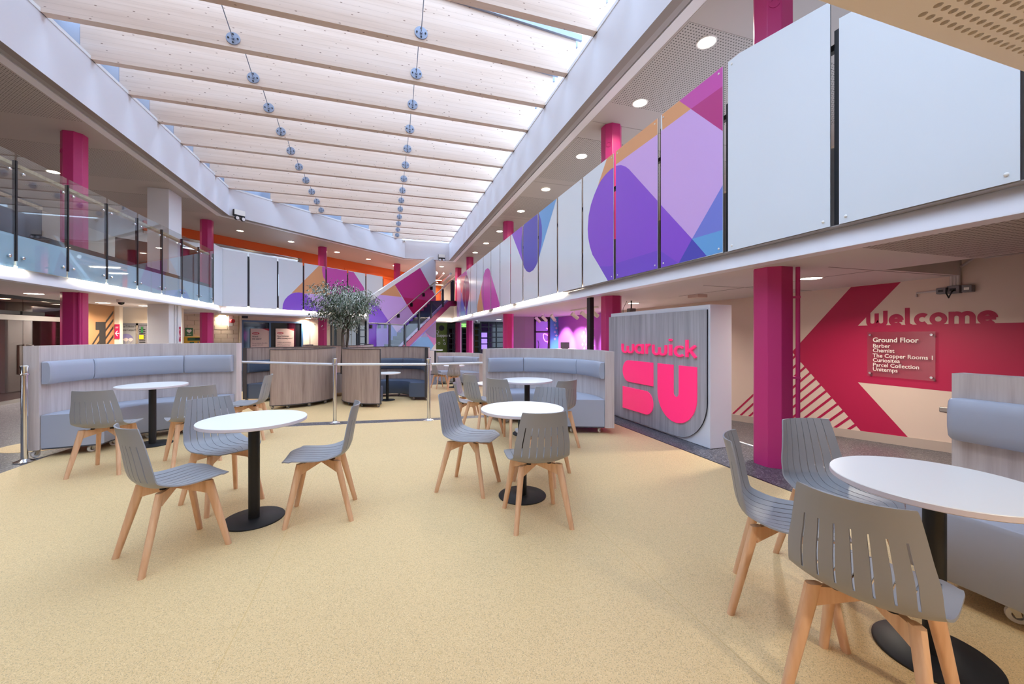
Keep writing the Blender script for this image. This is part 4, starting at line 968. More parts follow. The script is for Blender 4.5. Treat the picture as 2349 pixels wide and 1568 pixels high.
for a in ((-1.265, 3.05, 42, 'grey slatted chair in the left foreground, nearest at the front left table, seen side on'),
          (-1.262, 3.82, -48, 'grey slatted chair facing forward, tucked behind the front left round table'),
          (-.46, 3.35, 180, 'grey slatted chair on the right of the front left table, in pure side view'),
          (-2.67, 5.09, 90, 'grey slatted chair with its back turned, before the left end of the big left booth'),
          (-1.99, 5.18, 121, 'grey slatted chair seen from behind, right of the table in the big left booth'),
          (-1.72, 6.11, 180, 'grey slatted chair facing left just left of the nearest dark pod'),
          (.716, 3.54, -35, 'grey slatted chair on the left of the middle foreground table, its seat facing right'),
          (1.068, 2.79, 84, 'grey slatted chair with its back to the camera at the middle foreground table'),
          (1.43, 3.57, 227, 'bluish grey slatted chair facing forward behind the middle foreground table'),
          (1.47, 4.85, 38, 'grey slatted chair seen from behind, left of the table in the right booth'),
          (1.96, 4.50, 110, 'grey slatted chair with its back turned, just before the seat end of the right booth'),
          (1.28, 5.42, 22, 'grey slatted chair facing right beyond the chairs of the right booth table'),
          (1.90, 1.50, -50, 'grey slatted chair on the left of the right foreground table, seen side on'),
          (2.47, 1.63, -103, 'grey slatted chair behind the right foreground table, its inner back facing the camera'),
          (1.685, 1.0, 19, 'largest grey slatted chair, back to the camera at the right foreground table')):
    chair(*a)
for a in ((1.52, 7.73, -8, 'grey slatted chair beyond the rail, nearer of two overlapping chairs left of the small table'),
          (1.69, 8.52, -25, 'grey slatted chair beyond the rail, farther of two overlapping chairs left of the small table'),
          (2.62, 7.95, 165, 'grey slatted chair beyond the rail on the far side of the small table'),
          (2.08, 12.8, 85, 'small far grey slatted chair with its back turned before the distant pale booth'),
          (1.72, 13.40, 20, 'small far grey slatted chair in side view at the distant pale booth')):
    chair(*a, z=LOW + .003)

def make_table():
    t = thing('pedestal_table', 'round white table', 'table')
    mb = MB(); mb.lathe([(0, .714), (.345, .714), (.350, .718), (.350, .737)], 'table_edge', 64); mb.lathe([(.350, .737), (.348, .740), (0, .740)], 'table_white', 64); mb.build('table_top', t, smooth=40)
    mb = MB(); mb.lathe([(.037, .013), (.037, .70), (.10, .702), (.10, .714), (0, .714)], 'black_metal', 28); mb.build('pole', t, smooth=40)
    mb = MB(); mb.lathe([(0, 0), (.20, 0), (.20, .008), (.195, .012), (.05, .014), (0, .014)], 'black_metal', 48); mb.build('base_plate', t, smooth=40)
    return t
tab0 = make_table()
TABS = ((-.925, 3.40, .003, 'round white pedestal table in the left foreground between three grey chairs'), (1.105, 3.21, .003, 'round white pedestal table in the middle foreground'),
        (2.225, 1.085, .003, 'round white pedestal table in the right foreground, largest in view'), (-2.76, 6.1, .003, 'round white pedestal table within the big pale booth on the left'),
        (1.86, 5.2, .003, 'round white pedestal table within the pale booth beside the wooden sign block'), (.05, 11.33, LOW + .003, 'round white pedestal table inside the dark blue pod right of the tree'),
        (2.17, 8.25, LOW + .003, 'round white table beyond the rail, half hidden behind grey chairs'), (2.21, 13.46, LOW + .003, 'small far round white table at the distant pale booth'))
for k, (x, y, z, lab) in enumerate(TABS):
    if k == 0: tab0.location = (x, y, z); tab0['label'] = lab; tab0['group'] = 'round white pedestal tables'
    else: dup(tab0, (x, y, z), 0, lab, 'round white pedestal tables')
ht = thing('bar_table', 'tall white topped bar table far back by the green wall', 'table', (2.13, 18.2, LOW))
MB().lathe([(0, 1.07), (.34, 1.07), (.34, 1.1), (0, 1.1)], 'table_white', 40).build('table_top', ht, smooth=40); MB().lathe([(.2, 0), (.2, .012), (.035, .014), (.035, 1.07), (0, 1.07)], 'black_metal', 24).build('pole', ht, smooth=40)
for x, y, lab in ((1.72, 17.9, 'black bar stool on the left of the tall far table'), (2.62, 18.0, 'black bar stool on the right of the tall far table')):
    t = thing('bar_stool', lab, 'stool', (x, y, LOW), 0, 'black bar stools')
    MB().lathe([(0, .74), (.17, .74), (.19, .78), (.16, .79), (0, .775)], 'black_plastic', 20).build('seat', t, smooth=40)
    for q_ in range(4): a = R(45 + 90 * q_); MB().tube([(.1 * math.cos(a), .1 * math.sin(a), .75), (.22 * math.cos(a), .22 * math.sin(a), 0)], .012, 'black_metal', 6).build('leg', t)

# ---- curved booths and pods
def caster(parent, x, y, rz, mw, r=.038):
    mb = MB(); T = frame((x, y, 0), (math.cos(rz), math.sin(rz), 0), (-math.sin(rz), math.cos(rz), 0))
    mb.prism([(-.035, -.03), (.035, -.03), (.035, .03), (-.035, .03)], .086, .092, 'brushed_steel', T)
    for sy in (-.018, .018): mb.add([(-.02, sy, .086), (.02, sy, .086), (.03, sy, .04), (.012, sy, .03), (-.02, sy + .002, .086), (.02, sy + .002, .086), (.03, sy + .002, .04), (.012, sy + .002, .03)], [(0, 1, 2, 3), (7, 6, 5, 4), (0, 4, 5, 1), (1, 5, 6, 2), (2, 6, 7, 3), (3, 7, 4, 0)], 'brushed_steel', T)
    o = mb.build('caster', parent, smooth=0)
    mb = MB(); mb.lathe([(.02, -.013), (r, -.012), (r + .003, -.006), (r + .003, .006), (r, .012), (.02, .013)], mw, 18, T=T @ Matrix.Translation((.018, 0, r + .004)) @ Matrix.Rotation(R(90), 4, 'X')); mb.build('wheel', o, smooth=40)
def booth(label, c, z, a0, a1, cuts, H, zc, Rb=1.15, Rf=.62, Ro=1.27, wd='booth_oak', up='vinyl_grey', dark=False, mw='wheel_white', cats=None):
    t = thing('curved_booth' if not dark else 'round_pod', label, 'booth', (c[0], c[1], z))
    MB().sweep([(Rb, .092), (Ro, .092), (Ro, H), (Rb, H)], a0, a1, wd, n=int((a1 - a0) / 3)).build('back_panel', t, smooth=30)
    e = 0.6 if not dark else 1.5
    mb = MB(); mb.sweep([(Rf + .012, .10), (Rf, .115), (Rf, .435), (Rf + .012, .458), (Rf + .04, .466), (Rb - .004, .466), (Rb - .004, .10)], a0 + e, a1 - e, up, n=int((a1 - a0) / 3)); mb.build('seat', t, smooth=40)
    mb = MB(); mb.sweep([(Rf + .02, .085), (Rf + .02, .10), (Rb - .01, .10), (Rb - .01, .085)], a0 + e, a1 - e, 'vinyl_base', n=20); mb.build('base', t, smooth=30)
    zl_, zh = zc; r0 = Rb - .004
    pf = [(r0, zl_ + .006), (r0 - .05, zl_ + .004), (r0 - .066, zl_ + .018), (r0 - .078, zl_ + .07), (r0 - .08, (zl_ + zh) / 2), (r0 - .078, zh - .07), (r0 - .066, zh - .018), (r0 - .05, zh - .004), (r0, zh - .006)]
    for ca_, cb in cuts: MB().sweep(pf, ca_ + .18, cb - .18, up, soft=True, n=int((cb - ca_) / 3)).build('back_cushion', t, smooth=60)
    if dark:
        mb = MB(); mb.sweep([(Rb - .008, H), (Ro + .008, H), (Ro + .008, H + .014), (Rb - .008, H + .014)], a0 - .3, a1 + .3, 'trim_charcoal', n=80); mb.build('top_trim', t, smooth=30)
        mb = MB(); mb.sweep([(Rb, .078), (Ro + .006, .078), (Ro + .006, .098), (Rb, .098)], a0, a1, 'trim_charcoal', n=80); mb.build('bottom_trim', t, smooth=30)
        for a_, b_ in ((a0 - .5, a0), (a1, a1 + .5)):
            mb = MB(); mb.sweep([(Rb - .03, .08), (Ro + .008, .08), (Ro + .008, H + .012), (Rb - .03, H + .012)], a_, b_, 'trim_charcoal', n=4); mb.build('end_panel', t, smooth=0)
    else:
        for a_ in (a0, a1):
            ca_, sa_ = math.cos(R(a_)), math.sin(R(a_)); sg = -1 if a_ == a0 else 1
            mb = MB(); rm = (Rb + Ro) / 2; mb.box((rm * ca_ - sg * sa_ * .006, rm * sa_ + sg * ca_ * .006, (.09 + H) / 2), (Ro - Rb + .004, .012, H - .088), wd, R(a_)); mb.build('end_panel', t, smooth=0)
    for a_, rr in cats or []:
        caster(t, rr * math.cos(R(a_)), rr * math.sin(R(a_)), R(a_ + 60), mw)
    return t
booth('big pale oak booth on the left with light grey padding, facing the round table', (-2.5, 5.95), .003, 73, 188, ((74, 105.6), (105.6, 156), (156, 187)), 1.235, (.80, 1.065), cats=((185.5, 1.19), (181, .75), (160, .72), (130, .72), (100, .72), (76, 1.1)))
booth('pale oak booth with light grey padding left of the wooden sign block', (1.8, 5.28), .003, -22, 101, ((-21, 19), (19, 69), (69, 100)), 1.13, (.745, .985), cats=((-18, 1.08), (-16, .70), (20, .72), (60, .72), (88, .72), (97, 1.15)))
booth('small far pale oak booth with light grey padding beyond the rail', (1.96, 13.74), LOW, -15, 97, ((-14, 20), (20, 67), (67, 96)), 1.11, (.745, .985), cats=((-12, 1.1), (-8, .7), (30, .72), (80, .72), (94, 1.1)))
PC = ((-100, -58), (-58, -14), (-14, 32), (32, 78), (78, 122), (122, 166))
booth('dark trimmed oak pod left of the tree, its round back towards the camera', (-2.43, 11.85), LOW + .003, -98, 167, ((-97, -55), (-55, -10), (-10, 35), (35, 80), (80, 124), (124, 166)), 1.405, (.76, 1.08), Rb=1.08, Rf=.60, Ro=1.14, wd='pod_oak', up='vinyl_blue', dark=True, mw='wheel_grey',
      cats=((-97, 1.09), (-80, 1.08), (-55, 1.08), (-30, 1.08), (0, 1.08), (164, 1.07), (160, .68), (130, .68)))
booth('dark trimmed oak pod with blue padding, right of the tree, open towards the right', (.05, 11.36), LOW + .003, -23, 261, ((-22, 20), (20, 64), (64, 108), (108, 152), (152, 206), (206, 260)), 1.405, (.76, 1.08), Rb=1.07, Rf=.60, Ro=1.13, wd='pod_oak', up='vinyl_blue', dark=True, mw='wheel_grey',
      cats=((-21, 1.07), (-18, .70), (10, .68), (60, .68), (258, 1.07), (235, 1.06), (210, 1.06), (255, .7)))
booth('farthest dark trimmed oak pod behind the tree planter, closed side towards the camera', (-1.55, 15.27), LOW + .003, 150, 400, ((151, 200), (200, 250), (250, 300), (300, 350), (350, 399)), 1.405, (.76, 1.08), Rb=1.08, Rf=.60, Ro=1.14, wd='pod_oak', up='vinyl_blue', dark=True, mw='wheel_grey', cats=((210, 1.07), (250, 1.07), (290, 1.07), (330, 1.07)))
# straight-sided booth at the right edge of the view
t = thing('wall_booth', 'pale oak booth cut by the right edge, behind the right foreground table', 'booth', (0, 0, .003))
mb = MB(); mb.prism([(3.24, -.6), (3.36, -.6), (3.36, 1.50), (3.24, 1.50)], .092, 1.128, 'booth_oak'); mb.build('back_panel', t, smooth=0)
sect = [(2.745, .10), (2.735, .115), (2.735, .435), (2.747, .458), (2.775, .466), (3.238, .466), (3.238, .10)]
mb = MB(); m = len(sect); mb.add([(p[0], y, p[1]) for y in (-.6, 1.455) for p in sect], [tuple(range(m)), tuple(range(2 * m - 1, m - 1, -1))] + [(i, m + i, m + (i + 1) % m, (i + 1) % m) for i in range(m)], 'vinyl_grey'); mb.build('seat', t, smooth=40, bevel=.004)
for ya, yb in ((.62, 1.49), (-.3, .61)):
    ins = ((ya, .83), (ya + .012, .95), (ya + .03, 1), (yb - .03, 1), (yb - .012, .95), (yb, .83)); pf = [(3.238, .743), (3.19, .741), (3.172, .755), (3.160, .81), (3.158, .865), (3.160, .92), (3.172, .975), (3.19, .989), (3.238, .987)]
    m = len(pf); vs = [(3.238 + (x - 3.238) * k, y, .865 + (z - .865) * (.5 + .5 * k)) for y, k in ins for x, z in pf]
    mb = MB(); mb.add(vs, [tuple(range(m)), tuple(range(len(vs) - 1, len(vs) - m - 1, -1))] + [(i * m + j, (i + 1) * m + j, (i + 1) * m + (j + 1) % m, i * m + (j + 1) % m) for i in range(5) for j in range(m)], 'vinyl_grey'); mb.build('back_cushion', t, smooth=60)
for x, y in ((2.83, 1.10), (2.83, .2), (3.15, 1.35)): caster(t, x, y, R(-60), 'wheel_white')

# ---- planter with the artificial fig tree
t = thing('tree_planter', 'grey oak box planter on casters between the two dark pods', 'planter', (-1.13, 12.86, LOW + .003))
mb = MB(); mb.span((-.40, -.40, .1), (.40, .40, .60), 'booth_oak'); mb.build('box', t, smooth=0, bevel=.005); MB().span((-.38, -.38, .60), (.38, .38, .612), 'trim_charcoal').build('liner', t, smooth=0)
mb = MB(); mb.span((-.40, -.40, .60), (.40, -.38, .625), 'booth_oak'); mb.span((-.40, .38, .6), (.40, .40, .625), 'booth_oak'); mb.span((-.40, -.38, .6), (-.38, .38, .625), 'booth_oak'); mb.span((.38, -.38, .6), (.40, .38, .625), 'booth_oak'); mb.build('rim', t, smooth=0)
for x in (-.34, .34):
    for y in (-.34, .34): caster(t, x, y, R(-50), 'wheel_grey')
tree = thing('fig_tree', 'artificial variegated fig tree with two stems in the planter', 'tree', (-1.13, 12.86, LOW + .617))
rnd = random.Random(3)
def P3(u, v, d=0.0): q = on_y(u, v, 12.86 + d); return Vector((q.x + 1.13, q.y - 12.86, q.z - LOW - .617))
br = []
trunk = [P3(786, 868), P3(785, 840), P3(787, 800, -.03), P3(786, 765), P3(790, 745, .02), P3(796, 728)]
trunk[0].z = 0.0
MB().tube(trunk, [.062, .055, .05, .046, .04, .034], 'bark', 9).build('trunk', tree)
stem2 = [P3(793, 868, .12), P3(795, 800, .12), P3(799, 770, .1), P3(798, 745, .08), P3(802, 722, .1)]; stem2[0].z = 0.0
MB().tube(stem2, [.036, .034, .03, .028, .022], 'bark', 8).build('trunk', tree)
mb = MB(); ends = []
tips = [(722, 655, 0), (735, 668, -.5), (750, 648, .3), (712, 690, .1), (770, 660, -.6), (790, 650, .2), (812, 662, -.3), (835, 668, .3), (852, 680, -.1), (862, 690, .2), (845, 705, -.5), (820, 690, .6), (760, 690, .6), (740, 700, -.3), (775, 680, .0), (800, 680, -.7), (755, 715, .3), (830, 720, .3), (790, 705, -.5), (815, 735, -.3), (772, 740, -.3), (800, 745, .1), (780, 725, .5), (725, 715, -.2), (765, 675, .2), (785, 690, -.2), (805, 700, .3), (832, 690, -.2)]
base_ = P3(793, 738)
for (u, v, d) in tips:
    e_ = P3(u, v, d); st_ = base_ + Vector((rnd.uniform(-.04, .04), rnd.uniform(-.04, .04), rnd.uniform(-.25, .1))); m_ = (st_ + e_) / 2 + Vector((0, 0, .14))
    pts = [st_, st_ * .25 + m_ * .6 + e_ * .15 + Vector((0, 0, .02)), m_ * .4 + e_ * .6 + Vector((0, 0, .06)), e_]; mb.tube(pts, [.016, .012, .008, .004], 'bark', 5); br.append(pts)
mb.build('branch', tree)
mat('leaf_green', (108, 128, 102), 0.5); mat('leaf_pale', (216, 222, 212), 0.5); mat('leaf_dark', (70, 90, 66), 0.5)
mb = MB()
def leaf(mb, p, d, L, W, mt):
    d = d.normalized(); s_ = d.cross(Vector((rnd.uniform(-.4, .4), rnd.uniform(-.4, .4), 1))); s_ = s_.normalized() if s_.length > 1e-4 else Vector((1, 0, 0)); n_ = s_.cross(d)
    a, b, c = p + d * L * .38 + s_ * W * .5, p + d * L * .38 - s_ * W * .5, p + d * L + n_ * L * -.12
    mid = p + d * L * .42 + n_ * W * .13; k = len(mb.v)
    mb.add([p, a, c, mid, b], [(0, 1, 3), (1, 2, 3)], mt); mb.add([p, a, c, mid, b], [(2, 4, 3), (4, 0, 3)], rnd.choice(('leaf_pale', 'leaf_pale', mt)))
for pts in br:
    for q_ in range(190):
        f = rnd.uniform(.34, 1.05); i = min(2, int(f * 3)); g_ = f * 3 - i
        p = pts[i] * (1 - g_) + pts[i + 1] * g_; p = p + Vector((rnd.gauss(0, .12), rnd.gauss(0, .12), rnd.gauss(-.05, .09)))
        out = (p - base_); out.z = 0; out = out.normalized() if out.length > .01 else Vector((1, 0, 0))
        d = out * rnd.uniform(.1, .9) + Vector((rnd.uniform(-.7, .7), rnd.uniform(-.7, .7), rnd.uniform(-1.2, .15)))
        leaf(mb, p, d, rnd.uniform(.075, .11), rnd.uniform(.032, .046), rnd.choice(('leaf_green', 'leaf_dark', 'leaf_dark')))
mb.build('foliage', tree, smooth=0, kind='stuff')

# ---- barrier posts and rails along the edge of the raised floor
def barrier(x, y, h, lab, band=False):
    t = thing('barrier_post', lab, 'post', (x, y, 0.003), 0, 'chrome barrier posts')
    MB().lathe([(0, 0), (.085, 0), (.085, .006), (.06, .014), (.045, .02), (.034, .03), (0, .03)], 'chrome', 28).build('base', t, smooth=50)
    MB().lathe([(.027, .02), (.027, h - .10)], 'chrome', 24).build('pole', t, smooth=50)
    MB().lathe([(.027, h - .105), (.038, h - .10), (.038, h - .09), (.030, h - .086), (.031, h - .03), (.037, h - .005), (.034, h), (0, h)], 'chrome', 24).build('cap', t, smooth=30)
    return t
b1 = barrier(-3.69, 5.675, 1.03, 'chrome barrier post at the far left before the big booth'); b2 = barrier(-.745, 6.735, 1.0, 'chrome barrier post standing before the pods left of centre'); b3 = barrier(.66, 6.50, .985, 'chrome barrier post standing between the dark pod and the overlapping chairs')
def bar(p, q_, lab):
    p, q_ = Vector(p), Vector(q_); d = (q_ - p).normalized(); mb = MB(); mb.tube([p + d * .045, q_ - d * .045], .019, 'fascia_white', 12); o = mb.build('barrier_rail'); tag(o, lab, 'rail', 'white barrier rails')
    mb = MB(); mb.tube([p + d * .04, p + d * .13], .015, 'chrome', 10); mb.tube([q_ - d * .13, q_ - d * .04], .015, 'chrome', 10); mb.build('connector', o); return o
bar((-2.35, 7.85, .905), (-.745, 6.735, .905), 'white barrier rail from behind the big left booth to the post left of centre')
bar((-.745, 6.735, .905), (.66, 6.50, .893), 'white barrier rail between the two central chrome posts'); bar((.66, 6.50, .893), (2.3, 6.62, .89), 'white barrier rail from the right central post towards the right booth')

# ---- wooden sign block with raised pink letters
t = thing('sign_block', 'white sign block faced in grey oak with raised glowing pink lettering', 'sign', (3.69, 0, .003))
ya, yb, Hs = 3.845, 6.05, 1.722
mb = MB(); mb.span((0, ya, 0), (.325, yb, Hs), 'sign_white'); mb.build('body', t, smooth=0, bevel=.004)
fx_ = lambda x, y: (lambda q: (yb - q.y, q.z))(on_x(1380 + x / 3.92, 680 + y / 3.92, 3.665))
T = frame((0, yb, 0), (0, -1, 0), (0, 0, 1))
(xa_, zt_), (xb_, _), (xc_, zbm) = fx_(65, 186), fx_(945, 112), fx_(72, 1045)
rr = .52; brd = [(xa_, zbm), (xb_ - rr, zbm)] + [(xb_ - rr + rr * math.cos(R(a)), zbm + rr + rr * math.sin(R(a))) for a in range(-90, 1, 6)] + [(xb_, zt_), (xa_, zt_)]
mb = MB(); mb.prism(brd, .006, .024, 'sign_oak', T, side='dark_steel'); mb.build('face_board', t, smooth=30)
lay = [('w', 188, 295, 390, 505), ('a', 308, 383, 390, 512), ('r', 405, 447, 390, 515), ('w', 463, 592, 390, 525), ('i', 615, 637, 390, 530), ('c', 660, 745, 395, 540), ('k', 765, 856, 400, 545)]
for ch, xl_, xr_, yt, yb_ in lay:
    (p0, zt__), (p1, zb__) = fx_(xl_, yt), fx_(xr_, yb_); wd = letter_strokes(ch, .175)[1]
    scl = .147; Tl = T @ Matrix.Translation((p0, .875 if False else fx_(xl_, yb_)[1], .022)) @ Matrix.Diagonal(((p1 - p0) / (wd * scl), 1, 1, 1))
    mb = MB(); letter_mesh(mb, ch, 0, scl, .175, 'sign_pink', Tl, 0, .026); mb.build('letter', t, smooth=40)
def rounded(pts, mt='sign_pink', nm='letter'):
    mb = MB(); mb.prism(pts, .022, .036, mt, T); mb.build(nm, t, smooth=30)
(sx0, _), (sx1, _) = fx_(194, 700), fx_(466, 700); st1, sb1 = fx_(466, 596)[1], fx_(466, 808)[1]; st2, sb2 = fx_(196, 805)[1], fx_(198, 998)[1]
r1 = (st1 - sb1) / 2; rounded([(sx1, sb1), (sx1, st1), (sx0 + r1, st1)] + [(sx0 + r1 + r1 * math.cos(R(a)), sb1 + r1 + r1 * math.sin(R(a))) for a in range(98, 270, 8)] + [(sx0 + r1, sb1)])
r2 = (st2 - sb2) / 2; rounded([(sx0, st2), (sx0, sb2), (sx1 - r2, sb2)] + [(sx1 - r2 + r2 * math.cos(R(a)), sb2 + r2 + r2 * math.sin(R(a))) for a in range(-82, 90, 8)] + [(sx1 - r2, st2)])
(ux0, uzt), (ux1, _), (ui0, _), (ui1, _) = fx_(508, 600), fx_(860, 630), fx_(648, 612), fx_(699, 620); uzb = fx_(700, 1142)[1]; uib = fx_(675, 903)[1]
Ro_, Ri_ = (ux1 - ux0) / 2, (ui1 - ui0) / 2; cxo = (ux0 + ux1) / 2; cxi = (ui0 + ui1) / 2
rounded([(ux0, uzt)] + [(cxo + Ro_ * math.cos(R(a)), uzb + Ro_ + Ro_ * math.sin(R(a))) for a in range(180, 361, 6)] + [(ux1, uzt), (ui1, uzt)] + [(cxi + Ri_ * math.cos(R(a)), uib + Ri_ + Ri_ * math.sin(R(a))) for a in range(360, 179, -12)] + [(ui0, uzt)])

# ================================================================ fixtures
def downlight(x, y, z, lab, grp, r=.105, power=12.0, mt='lamp_disc', col=(1, .92, .80)):
    t = thing('downlight', lab, 'light', (x, y, z), 0, grp)
    MB().lathe([(r, -.006), (r + .018, -.006), (r + .02, 0), (r, 0)], 'print_white', 28, closed=True).build('trim_ring', t, smooth=0)
    MB().lathe([(0, -.0045), (r, -.0045), (r, -.001), (0, -.001)], mt, 28).build('diffuser', t, smooth=0)
    if power:
        ld = bpy.data.lights.new('downlight_lamp', 'AREA'); ld.shape = 'DISK'; ld.size = r * 1.8; ld.energy = power; ld.color = col; ld.spread = R(150)
        lo = bpy.data.objects.new('lamp', ld); C.objects.link(lo); lo.parent = t; lo.location = (0, 0, -.02)
UL = [(1621, 97), (1468, 236), (1334, 358), (1252, 434), (1195, 484), (1146, 530), (1115, 558), (1090, 579)]
ordn = ['nearest', 'second', 'third', 'fourth', 'fifth', 'sixth', 'seventh', 'eighth']
for k, (u, v) in enumerate(UL): q = on_z(u, v, ZU - .004); downlight(q.x, q.y, ZU - .004, ordn[k] + ' round ceiling light of the row above the right balcony, counted from the camera', 'lights above the right balcony')
for k, (u, v, lab) in enumerate(((668, 554, 'round light above the slanted balcony right of the pink column by the glass'), (773, 578, 'round light above the slanted balcony just right of the middle pink column'), (845, 594, 'round light above the slanted balcony left of the stair wall'), (906, 609, 'round light peeping over the sloping top of the stair wall'), (1013, 611, 'round light over the stair landing'))):
    q = on_z(u, v, ZU); downlight(q.x, q.y, ZU, lab, 'lights above the rear balcony')
q = on_z(551, 529, ZU); downlight(q.x, q.y, ZU, 'unlit round fitting on the ceiling beside the left corner of the upstand', 'lights above the rear balcony', power=0, mt='soft_lamp')
for x, y, lab in ((-7.3, 8.5, 'round light upstairs behind the glass balustrade near the left edge'), (-7.3, 12.0, 'round light upstairs behind the glass balustrade before the white column'), (-7.0, 15.5, 'round light upstairs behind the last glass pane')): downlight(x, y, ZU, lab, 'lights upstairs on the left', power=7)
for k, (u, v, z, lab) in enumerate(((78, 673, ZL, 'round light under the left balcony before the dark glass doors'), (236, 694, ZL, 'round light under the left balcony before the tan wall'), (333, 701, ZL, 'round light under the left balcony beside the white column'), (1112, 742, ZR, 'round light under the right balcony before the black glazed doors'), (1124, 742.5, ZR, 'smaller round light under the right balcony deep by the black glazed doors'), (1195, 740, ZR, 'grey round light under the right balcony beside the grey wall'))):
    q = on_z(u, v, z); downlight(q.x, q.y, z, lab, 'lights under the balconies', r=.13, power=28 if k < 5 else 8, mt='lamp_disc' if k < 5 else 'soft_lamp')
for x, y, z, lab in ((5.0, 3.6, ZR, 'round light under the right balcony behind the first pink column'), (5.2, 7.6, ZR, 'round light under the right balcony behind the sign block'), (4.9, 17.5, ZR, 'round light under the right balcony by the rear columns'), (-5.7, 17.2, ZD, 'round light under the slanted balcony before the block wall'), (-3.2, 19.3, ZD, 'round light under the slanted balcony before the cream wall')):
    downlight(x, y, z, lab, 'lights under the balconies', r=.11, power=26)
for x, y, lab in ((XL - .8, 9.0, 'warm round light inside the left glass doors'), (XL - .8, 11.6, 'second warm round light deeper inside the left glass doors')): downlight(x, y, ZL - .003, lab, 'lights inside the glass doors', r=.11, power=14)
for x, y, lab in ((-2.2, -1.2, 'added unseen fill light in the low ceiling behind the camera on the left'), (2.0, -1.2, 'added unseen fill light in the low ceiling behind the camera on the right')): downlight(x, y, ZR, lab, 'added fill lights in the low ceiling behind the camera', r=.11, power=22)  # unseen lamps, added to brighten the near ceiling and foreground
# track spotlights of the purple shop
def spot(u, v, lab, aim):
    q = on_z(u, v - 13, ZR); t = thing('track_spotlight', lab, 'light', (q.x, q.y, ZR), 0, 'white track spotlights')
    MB().tube([(0, 0, 0), (0, 0, -.13)], .012, 'print_white', 6).build('stem', t)
    d = Vector(aim).normalized(); a = Vector((0, 0, -.15)) - d * .11; MB().tube([a, a + d * .24], .052, 'print_white', 14).build('lamp_head', t)
    MB().tube([a + d * .2402, a + d * .243], .04, 'soft_lamp', 12).build('lens', t)
    ld = bpy.data.lights.new('spot_lamp', 'SPOT'); ld.energy = 170; ld.spot_size = R(70); ld.spot_blend = .6; ld.color = (1, .88, 1); ld.shadow_soft_size = .04
    lo = bpy.data.objects.new('lamp', ld); C.objects.link(lo); lo.parent = t; lo.location = a + d * .26; lo.rotation_euler = d.to_track_quat('-Z', 'Y').to_euler()
for u, v, lab, aim in ((1233, 736, 'white track spotlight farthest left in the purple shop', (.8, .2, -.7)), (1248, 732, 'white track spotlight second from the left in the purple shop', (.8, .2, -.7)), (1268, 730, 'white track spotlight before the cyan wall of the shop', (.75, .4, -.7)),
                       (1318, 725, 'white track spotlight left of three on the purple wall track', (.8, 0, -.55)), (1340, 722, 'white track spotlight amid three on the purple wall track', (.8, 0, -.55)), (1363, 718, 'white track spotlight right of three on the purple wall track', (.8, 0, -.55))): spot(u, v, lab, aim)
q0, q1 = on_z(1310, 712, ZR - .02), on_z(1372, 704, ZR - .02); tag(MB().tube([q0, q1], .018, 'print_white', 6).build('light_track'), 'white ceiling track carrying the spotlights of the purple shop', 'track')
# counter and till inside the shop
t = thing('shop_counter', 'dark shop counter with pale top before the purple wall', 'counter', (on_y(1275, 790, 12.2).x, 12.2, LOW)); MB().span((-.7, -.3, 0), (.6, .3, 1.26), 'wall_dark').build('body', t, smooth=0); MB().span((-.75, -.35, 1.26), (.65, .35, 1.30), 'rail_oak').build('worktop', t, smooth=0)
t = thing('till_screen', 'black till screen on the shop counter', 'screen', (on_y(1296, 790, 12.1).x, 12.1, LOW + 1.30)); MB().span((-.15, -.02, .02), (.15, .02, .22), 'black_plastic').build('display', t, smooth=0); MB().span((-.08, -.08, 0), (.08, .08, .03), 'black_plastic').build('base', t, smooth=0)
# cameras, emergency lights
def dome(x, y, z, lab):
    t = thing('dome_camera', lab, 'camera', (x, y, z), 0, 'ceiling dome cameras')
    MB().lathe([(0, -.06), (.075, -.06), (.08, 0), (0, 0)], 'print_white', 20).build('housing', t, smooth=40); MB().lathe([(0, -.12), (.03, -.112), (.052, -.09), (.058, -.06), (0, -.06)], 'dark_glass', 20).build('dome', t, smooth=60)
q = on_z(278, 687, ZL); dome(q.x, q.y, ZL, 'dome camera under the left balcony right of the pink column')
q = on_z(1092, 734, ZR); dome(q.x, q.y, ZR, 'dome camera under the right balcony by the rear columns')
def twin(p, rz, lab):
    t = thing('emergency_light', lab, 'light', p, rz, 'twin headed emergency lights')
    mb = MB(); mb.span((-.17, -.08, 0), (.17, 0, .2), 'black_plastic'); mb.build('body', t, smooth=0, bevel=.01); MB().span((-.16, -.10, .035), (.16, -.08, .195), 'print_white').build('cover', t, smooth=0)
    for sx in (-.09, .09):
        Tt = frame((sx, -.05, -.075), (1, 0, 0), (0, 0, 1)); mb = MB(); mb.lathe([(0, 0), (.06, 0), (.07, .07), (.05, .075), (0, .06)], 'black_plastic', 18, T=Tt); o = mb.build('lamp_head', t, smooth=40)
        mb = MB(); mb.lathe([(0, .0765), (.052, .0765), (.052, .08), (0, .08)], 'chrome', 16, T=Tt); mb.build('lens', o)
q = on_diag(546, 497, 19.39); twin((q.x + .01, q.y - .01, q.z), R(45), 'twin headed emergency light on the upstand at the left corner')
q = on_y(1013, 593, 20.3); twin((q.x, 20.29, q.z), 0, 'twin headed emergency light on the rear upstand above the stair')
q = on_y(927, 554, 20.3); t = thing('bullet_camera', 'small white round camera on the rear upstand under the last beam', 'camera', (q.x, 20.3, q.z)); MB().lathe([(0, 0), (.06, 0), (.06, .12), (.04, .13), (0, .13)], 'print_white', 16, T=frame((0, 0, 0), (1, 0, 0), (0, 0, 1))).build('housing', t); MB().lathe([(0, .131), (.025, .131), (.025, .134), (0, .134)], 'black_plastic', 12, T=frame((0, 0, 0), (1, 0, 0), (0, 0, 1))).build('lens', t)
